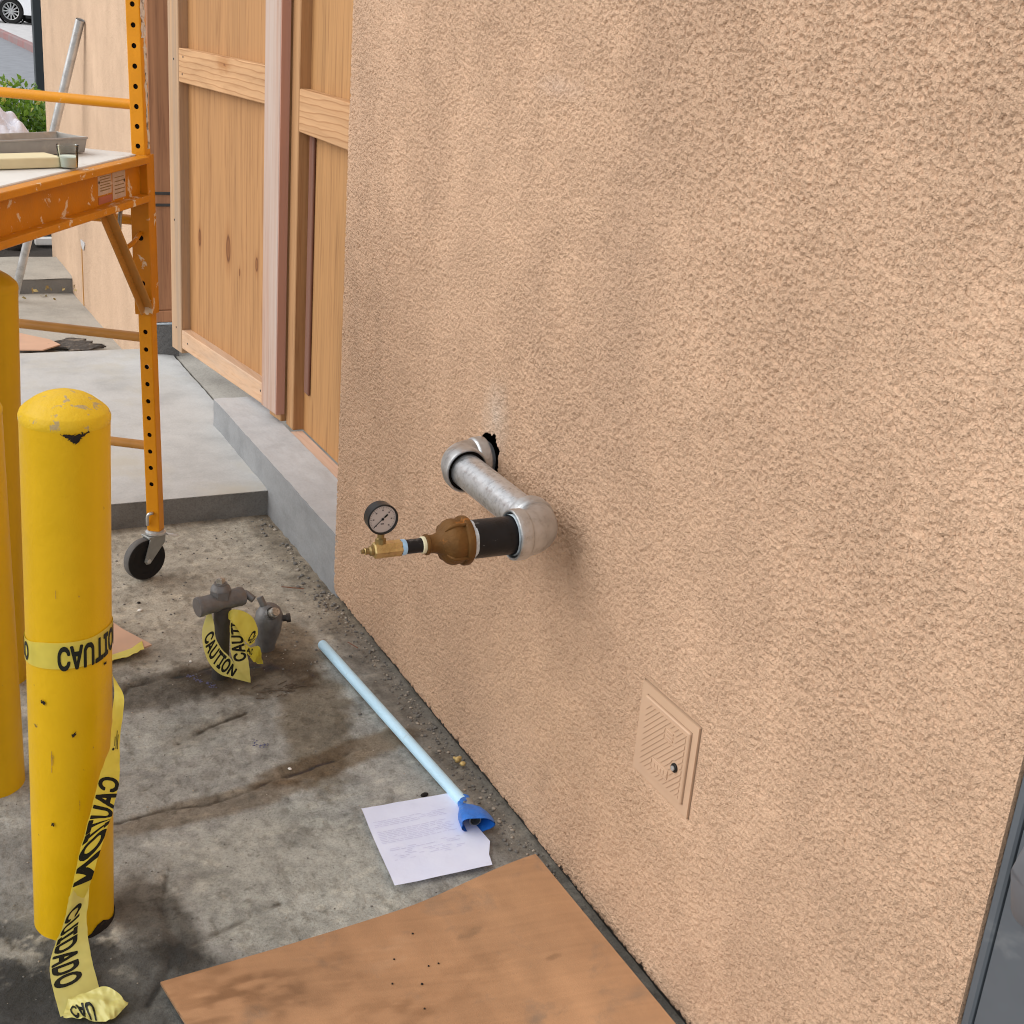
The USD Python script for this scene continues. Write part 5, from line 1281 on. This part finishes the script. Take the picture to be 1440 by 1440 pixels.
# ---- things on the deck
cl_c = np.array((0.429, 3.791, 1.237)) + np.array([0.0, 0.22, 0.0])
vv, ff = heightfield(-0.2, 0.2, -0.14, 0.14, 0.006, lambda X, Y: 0.046 * np.clip(1 - (X / 0.19) ** 2 - (Y / 0.13) ** 2, 0, 1) ** 0.7 * (0.45 + 1.1 * nz(X, Y, 22, 5, 2)) + 0.13 * np.abs(nz(X, Y, 34, 6, 2) - 0.5) * ss(1.0, 0.6, (X / 0.19) ** 2 + (Y / 0.13) ** 2))
keep = ((vv[:, 0] / 0.2) ** 2 + (vv[:, 1] / 0.14) ** 2) < 1.0 + 0.3 * (nz(vv[:, 0], vv[:, 1], 9, 1) - 0.5)
ff = ff[keep[ff].all(1)]
c_, s_ = fd[:2], bd[:2]
vr = np.column_stack([vv[:, :1] * c_ + vv[:, 1:2] * s_, vv[:, 2]]) + np.array([cl_c[0], cl_c[1], DZ + 0.003]) + fd * 0.10
cl = trimesh.Trimesh(vr, ff, process=False); cl.remove_unreferenced_vertices()
obj("white_cloth", cl, "white_cloth", smooth=True, label="crumpled white rag lying behind the tray on the scaffold deck", category="cloth")

t1, t0 = np.array((0.607, 3.668, 1.237)), np.array((0.228, 3.443, 1.237))
td = (t1 - t0); td[2] = 0; TL = np.linalg.norm(td); td /= TL; tn = np.array([-td[1], td[0], 0])
ty = thing("mud_tray", tuple((t1 + t0) / 2 * np.array([1, 1, 0]) + np.array([0, 0, DZ])), "long grey metal tray on the scaffold deck", "tray")
TH, TW = 0.040, 0.115


def tw(a_, b_, c_):
    return np.array([t0[0], t0[1], DZ + c_]) + td * a_ + tn * b_


def tray_plate(p):
    return hull(p)


obj("front_side", tray_plate([tw(a_, b_ + o_, c_) for a_, (b_, c_) in ((x_, y_) for x_ in (0.0, TL) for y_ in ((0.012, 0.002), (0.0, TH))) for o_ in (0.0, 0.0025)]), "tray_metal", ty)
obj("back_side", tray_plate([tw(a_, b_ + o_, c_) for a_, (b_, c_) in ((x_, y_) for x_ in (0.0, TL) for y_ in ((TW - 0.012, 0.002), (TW, TH))) for o_ in (0.0, 0.0025)]), "tray_metal", ty)
obj("bottom", tray_plate([tw(a_, b_, c_) for a_ in (0.0, TL) for b_ in (0.0125, TW - 0.0095) for c_ in (0.001, 0.0035)]), "tray_metal", ty)
obj("end_plate", tray_plate([tw(TL + o_, b_, c_) for b_, c_ in ((0.012, 0.002), (0.0, TH), (TW - 0.0095, 0.002), (TW + 0.0025, TH)) for o_ in (0.0005, 0.003)]), "tray_metal", ty)
obj("rolled_rim", tube([tw(0, -0.001, TH), tw(TL + 0.002, -0.001, TH), tw(TL + 0.002, TW + 0.003, TH), tw(0, TW + 0.003, TH)], 0.003, 8), "tray_metal", ty)

y1, y0 = np.array((0.507, 3.388, 1.237)), np.array((0.261, 3.295, 1.237))
yd = y1 - y0; YL = np.linalg.norm(yd); yd /= YL; yn = np.array([-yd[1], yd[0], 0])
obj("pale_board", cbox((y0 + y1) / 2 * np.array([1, 1, 0]) + yn * 0.045 + np.array([0, 0, DZ + 0.013]), (YL, 0.09, 0.024), np.stack([yd, yn, [0, 0, 1]]), 0.002), "pale_board", label="short pale yellow board in front of the tray on the deck", category="board")

cu = np.array((0.517, 3.390, 1.237)); cu[2] = DZ
cp = thing("plastic_cup", tuple(cu), "small clear plastic cup half full of putty on the deck's edge", "cup")
obj("cup_wall", lathe([(0.0, 0.0006), (0.0215, 0.0006), (0.0222, 0.002), (0.0258, 0.052), (0.0268, 0.053), (0.0262, 0.054), (0.0250, 0.052), (0.0212, 0.003)], cu, (0, 0, 1), 32), "cup_clear", cp, smooth=35)
obj("putty", lathe([(0.0, 0.0032), (0.0208, 0.0032), (0.0226, 0.026), (0.018, 0.029), (0.0, 0.0275)], cu, (0, 0, 1), 28), "putty", cp, smooth=40)

# ================================================================== BEYOND THE SCAFFOLD
pt, pb2 = np.array((1.198, 7.285, 1.441)), np.array((0.869, 7.802, -0.070))
ap_ = thing("aluminium_pole", tuple(pb2), "silver aluminium pole leaning against the far stucco wall", "pole")
pdv = (pt - pb2) / np.linalg.norm(pt - pb2); PL = np.linalg.norm(pt - pb2)
obj("tube", lathe([(0.020, 0.01), (0.021, 0.0), (0.0225, 0.001), (0.0225, PL), (0.0215, PL + 0.001), (0.0205, PL - 0.01)], pb2, pdv, 28), "alu_pole", ap_, smooth=35)
obj("end_sleeve", lathe([(0.0228, PL - 0.065), (0.0236, PL - 0.064), (0.0236, PL - 0.060), (0.0228, PL - 0.059)], pb2, pdv, 28), "alu_pole", ap_, smooth=35)

q0 = (1.611, 12.000, 0.703)
obj("dark_post", box2((1.602, 12.0, -0.16), (1.694, 12.09, 3.2), b=0.004), "dark_green_steel", label="dark green square steel post beyond the hedge at the far wall's corner", category="post")


def hedge(cx, cy, lx, ly, h, n, seed):
    rg = np.random.default_rng(seed)
    groups = {"leaf_bright": [], "leaf_mid": [], "leaf_flower": []}
    P_ = rg.uniform(-1, 1, (n, 3)); P_[:, 2] = rg.uniform(0, 1, n)
    rad = np.max(np.abs(P_[:, :2]), axis=1)
    bumpy = 0.78 + 0.35 * fbm(np.column_stack([P_[:, :2] * 3, P_[:, 2] * 2]), 3, seed)
    C_ = np.column_stack([cx + P_[:, 0] * lx * bumpy, cy + P_[:, 1] * ly * bumpy, 0.08 + h * P_[:, 2] * bumpy * (1 - 0.25 * rad ** 3)])
    for i in range(n):
        d = rg.normal(0, 1, 3); d[2] = abs(d[2]) + 0.35; d /= np.linalg.norm(d)
        s_ = np.cross(d, rg.normal(0, 1, 3)); s_ /= np.linalg.norm(s_)
        L = rg.uniform(0.035, 0.065); W = L * 0.28
        up_ = np.cross(s_, d) * 0.15 * L
        q_ = np.array([C_[i], C_[i] + d * L * 0.5 + s_ * W + up_, C_[i] + d * L, C_[i] + d * L * 0.5 - s_ * W + up_])
        kind = "leaf_flower" if (P_[i, 2] > 0.88 and rg.uniform() < 0.1) else ("leaf_bright" if P_[i, 2] > 0.45 and rg.uniform() < 0.75 else "leaf_mid")
        groups[kind].append(q_)
    return groups


hg = thing("hedge", (0.7, 9.75, 0), "low leafy green hedge past the end of the far wall", "hedge")
for k_, qs in hedge(0.55, 9.75, 0.95, 0.42, 0.92, 15000, 3).items():
    v_ = np.vstack(qs); b_ = np.arange(len(qs)) * 4
    pth = obj({"leaf_bright": "upper_leaves", "leaf_mid": "inner_leaves", "leaf_flower": "yellow_blossom"}[k_], (v_, np.vstack([np.stack([b_, b_ + 1, b_ + 2], 1), np.stack([b_, b_ + 2, b_ + 3], 1)])), k_, hg)
    stage.GetPrimAtPath(pth).SetCustomDataByKey("kind", "stuff")
rg = np.random.default_rng(2)
for i in range(14):
    x_ = rg.uniform(-0.3, 1.4); y_ = rg.uniform(9.45, 10.0)
    obj("stem", tube(spline([(x_, y_, -0.05), (x_ + rg.uniform(-0.05, 0.05), y_, 0.2), (x_ + rg.uniform(-0.12, 0.12), y_ + rg.uniform(-0.1, 0.1), 0.5)], 6), [0.012, 0.011, 0.01, 0.009, 0.007, 0.005], 7), "trunk", hg, smooth=True)

# dark planting and litter by the far step
for i, (px_, r_) in enumerate((((0.977, 9.084, -0.020), 0.10), ((1.030, 8.914, -0.020), 0.07), ((0.871, 9.209, -0.020), 0.11))):
    obj("mulch_clump", pebble(np.array(px_) + (0, 0.1, 0.02), r_, 30 + i, 0.7), "soil", smooth=True, label=("largest dark clump of mulch at the left under the scaffold beam", "small dark clump of mulch beside the silver pole's foot", "dark clump of mulch cut by the left edge")[i], category="mulch")
obj("white_block", box2(np.array((1.160, 9.079, -0.020)), np.array((1.160, 9.079, -0.020)) + (0.11, 0.06, 0.045), b=0.004), "white_chip", label="small white block on the mulch near the far wall's corner", category="block")
rg = np.random.default_rng(9)
c0 = np.array((1.121, 7.959, -0.090))
lv = []
for i in range(26):
    p_ = c0 + rg.normal(0, 1, 3) * (0.07, 0.09, 0.0) + (0, 0, rg.uniform(0.002, 0.03)); d = rg.normal(0, 1, 3); d /= np.linalg.norm(d); s_ = np.cross(d, rg.normal(0, 1, 3)); s_ /= np.linalg.norm(s_)
    L = rg.uniform(0.02, 0.045)
    lv.append(trimesh.Trimesh([p_, p_ + d * L * 0.5 + s_ * L * 0.3, p_ + d * L, p_ + d * L * 0.5 - s_ * L * 0.3], [[0, 1, 2], [0, 2, 3]], process=False))
obj("leaf_litter", cat(*lv), "dry_leaf", label="scatter of dry brown leaves below the far step", kind="stuff")
obj("white_pebble", pebble(np.array((1.186, 8.147, -0.090)) + (0, 0, 0.01), 0.022, 4), "white_chip", smooth=True, label="pale stone beside the dry leaves at the far wall", category="stone")

# ================================================================== SMALL LITTER ON THE PAD
def gz(x, y):
    return float(pad_z(np.array([x]), np.array([y]))[0])


rg = np.random.default_rng(21)
peb, tanp = [], []
for i in range(1700):
    m_ = rg.uniform()
    if m_ < 0.55:
        x, y, r = WX - abs(rg.normal(0, 0.03)) - 0.004, rg.uniform(1.85, 3.45), 0.001 + 0.005 * rg.uniform() ** 3
    elif m_ < 0.66:
        x, y, r = WX - 0.012 - abs(rg.normal(0, 0.035)), rg.uniform(3.3, 4.05), 0.0015 + 0.006 * rg.uniform() ** 3
    elif m_ < 0.9:
        x, y, r = rg.uniform(0.1, 1.22), rg.uniform(1.9, 4.05), rg.uniform(0.0008, 0.0028)
    else:
        x, y, r = rg.uniform(0.4, 1.2), rg.uniform(3.0, 4.0), rg.uniform(0.002, 0.0045)
    (peb if i % 3 else tanp).append(pebble((x, y, gz(x, y) + r * 0.3), r, i))
obj("tan_grit", cat(*tanp), "droppings", smooth=True, label="tan stucco droppings scattered over the concrete pad", kind="stuff")
obj("grit", cat(*peb), "stone", smooth=True, label="loose grit and crumbs scattered over the concrete pad", kind="stuff")
for i, (p_, r_, mt, lb) in enumerate((((0.677, 3.477, 0.000), 0.007, "white_chip", "white paint chip lying left of the taped gas stub"), ((0.828, 2.549, 0.000), 0.006, "white_chip", "small white chip on the concrete left of the blue pipe"),
                                     ((0.738, 3.132, 0.000), 0.006, "white_chip", "pale flat stone on the dark damp band left of the gas stub"), ((1.066, 2.731, 0.000), 0.006, "stone", "grey pebble in the gap between the blue pipe and the wall"),
                                     ((0.684, 3.529, 0.000), 0.006, "chip", "black pebble just above the white paint chip"), ((1.078, 2.340, 0.000), 0.010, "chip", "dark clod at the paper's top edge"), ((1.210, 1.990, 0.000), 0.012, "stone", "grey stone in the gap between plywood and wall"))):
    x, y = p_[:2]
    obj("pebble", pebble((x, y, gz(x, y) + r_ * 0.3), r_, 60 + i, 0.45), mt, smooth=True, label=lb, category="pebble")
bp = np.array((1.205, 2.438, 0.006))
bits = [pebble(bp + (0.0, 0.0, 0.004), 0.010, 71, 0.8), pebble(bp + (0.004, -0.018, 0.002), 0.008, 72, 0.8), pebble(bp + (-0.004, 0.012, 0.002), 0.006, 73)]
obj("brass_scrap", cat(*bits), "gold_bit", smooth=True, label="small gold-coloured scrap against the foot of the near wall", category="scrap")
n0, n1_ = np.array((1.100, 3.505, 0.004)), np.array((1.159, 3.472, 0.004))
obj("rusty_nail", tube([n0, n1_], 0.0017, 8), "rust_wire", label="thin rusty nail on the concrete right of the gas stub", category="nail")
s0_, s1_ = np.array((1.165, 3.098, 0.006)), np.array((1.179, 3.057, 0.006))
obj("twig", tube([s0_, s1_], 0.0016, 6), "rust_wire", label="short brown twig beside the wall at the pipe's far end", category="twig")
rg = np.random.default_rng(14)
for nm, pts_, lb in (("marking_paint", ((0.712, 3.069, 0.000), (0.728, 3.040, 0.000), (0.750, 3.001, 0.000), (0.767, 2.979, 0.000)), "faded purple marking paint streaked left of the gas stub"), ("marking_paint", ((0.782, 2.688, 0.000), (0.792, 2.667, 0.000), (0.812, 2.667, 0.000)), "small dab of purple marking paint left of the pipe")):
    fl = []
    for i in range(46 if "streaked" in lb else 22):
        t_ = rg.uniform(0, len(pts_) - 1.001); j_ = int(t_); p_ = np.array(pts_[j_]) * (1 - t_ + j_) + np.array(pts_[j_ + 1]) * (t_ - j_)
        x, y = p_[0] + rg.normal(0, 0.004), p_[1] + rg.normal(0, 0.006)
        fl.append(pebble((x, y, gz(x, y) + 0.0006), rg.uniform(0.0015, 0.0035), 100 + i, 0.25))
    obj(nm, cat(*fl), "purple_paint", label=lb, category="paint mark")
rg = np.random.default_rng(17)
tw_ = []
for i in range(30):
    x, y = 0.905 + rg.normal(0, 0.028), 2.915 + rg.normal(0, 0.014); a_ = rg.normal(0.2, 0.5); L = rg.uniform(0.008, 0.03)
    tw_.append(tube([(x, y, gz(x, y) + 0.002), (x + L * math.cos(a_), y + L * math.sin(a_), gz(x, y) + 0.003)], 0.0009, 5))
obj("twig_litter", cat(*tw_), "trunk", label="dark wisps of dry twigs in front of the gas stub", kind="stuff")

# ================================================================== CAR
CX = np.array([0.894, -0.441, 0.0]); CX /= np.linalg.norm(CX); CY = np.array([-CX[1], CX[0], 0.0])
CO = np.array((5.144, 42.885, 0.003)); CO[2] = 0.003
ca = thing("parked_car", tuple(CO + CX * 1.3), "white parked car seen past the far wall, only its wheel and sill showing", "car")


def cw(a_, b_, c_):
    return CO + CX * a_ + CY * b_ + np.array([0, 0, c_])


# side outline (along the car, height) with round wheel arches, extruded over the width and pulled in towards the roof
WB = 2.75
out_ = [(-0.95, 0.42), (-0.98, 0.62), (-0.9, 0.80), (0.45, 0.98), (1.25, 1.42), (2.3, 1.45), (3.05, 1.05), (3.62, 1.0), (3.70, 0.75), (3.66, 0.40), (3.4, 0.26), (-0.7, 0.26)]
prof_ = sg.Polygon(out_).buffer(-0.06).buffer(0.06)
for wx in (0.0, WB):
    prof_ = prof_.difference(sg.Point(wx, 0.33).buffer(0.385))
me = trimesh.creation.extrude_polygon(prof_, 1.78, engine="earcut")
v_, f_ = trimesh.remesh.subdivide_to_size(me.vertices, me.faces, 0.12, max_iter=10)
v_ = np.array(v_); w_ = (v_[:, 2] - 0.89) * (1 - 0.22 * ss(0.9, 1.5, v_[:, 1]))
obj("body", (np.array([cw(a_, w2 + 0.80, c_) for a_, c_, w2 in zip(v_[:, 0], v_[:, 1], w_)]), f_), "white_car_paint", ca, smooth=35)
for sgn in (-1, 1):
    wp = sg.Polygon([(0.75, 1.02), (1.32, 1.36), (2.25, 1.39), (2.75, 1.08)]).buffer(-0.03)
    obj("side_window", hull([cw(a_, 0.80 + sgn * (0.893 * (1 - 0.22 * float(ss(0.9, 1.5, c_))) + o_), c_) for a_, c_ in list(wp.exterior.coords) for o_ in (0.0, 0.006)]), "car_glass", ca)
    obj("sill", hull([cw(a_, 0.80 + sgn * o_, c_) for a_ in (0.42, WB - 0.42) for o_ in (0.80, 0.86) for c_ in (0.17, 0.27)]), "black_plastic", ca)
for wx in (0.0, WB):
    for sgn in (-1, 1):
        c_ = cw(wx, 0.80 + sgn * 0.76, 0.335); ax_ = CY * sgn
        wl = obj("wheel", lathe([(0.235, -0.10), (0.32, -0.10), (0.335, -0.08), (0.335, 0.08), (0.322, 0.10), (0.25, 0.105), (0.238, 0.095)], c_, ax_, 40), "black_rubber", ca, smooth=30)
        obj("rim", lathe([(0.24, 0.095), (0.232, 0.100), (0.222, 0.095), (0.215, 0.03)], c_, ax_, 40), "rim_metal", wl, smooth=30)
        obj("wheel_back", lathe([(0.235, 0.02), (0.0, 0.021)], c_, ax_, 32), "hole_dark", wl)
        for s_ in range(12):
            an = s_ * math.pi / 6
            d = CX * math.cos(an) + np.array([0, 0, 1.0]) * math.sin(an)
            obj("spoke", bar(c_ + ax_ * 0.075 + d * 0.05, c_ + ax_ * 0.085 + d * 0.225, 0.034, 0.02, tuple(ax_)), "rim_metal", wl)
        obj("hub", lathe([(0.065, 0.06), (0.06, 0.09), (0.0, 0.095)], c_, ax_, 20), "rim_metal", wl, smooth=30)
        obj("arch_liner", lathe([(0.39, -0.12), (0.39, 0.06)], c_, ax_, 32), "hole_dark", ca)
for b_ in (-0.01, 1.61):
    obj("headlight", hull([cw(a_, b_ + o_, c_) for a_, c_ in ((-0.96, 0.62), (-0.96, 0.72), (-0.75, 0.74), (-0.75, 0.66)) for o_ in (-0.05, 0.05)]), "light_white", ca)
    obj("tail_light", hull([cw(a_, b_ + o_, c_) for a_, c_ in ((3.70, 0.78), (3.66, 0.95), (3.55, 0.95), (3.55, 0.80)) for o_ in (-0.05, 0.05)]), "light_red", ca)
obj("bumper", hull([cw(a_, b_, c_) for a_ in (-1.0, -0.85) for b_ in (0.0, 1.6) for c_ in (0.24, 0.44)]), "white_car_paint", ca)
obj("bumper", hull([cw(a_, b_, c_) for a_ in (3.55, 3.73) for b_ in (0.0, 1.6) for c_ in (0.30, 0.50)]), "black_plastic", ca)
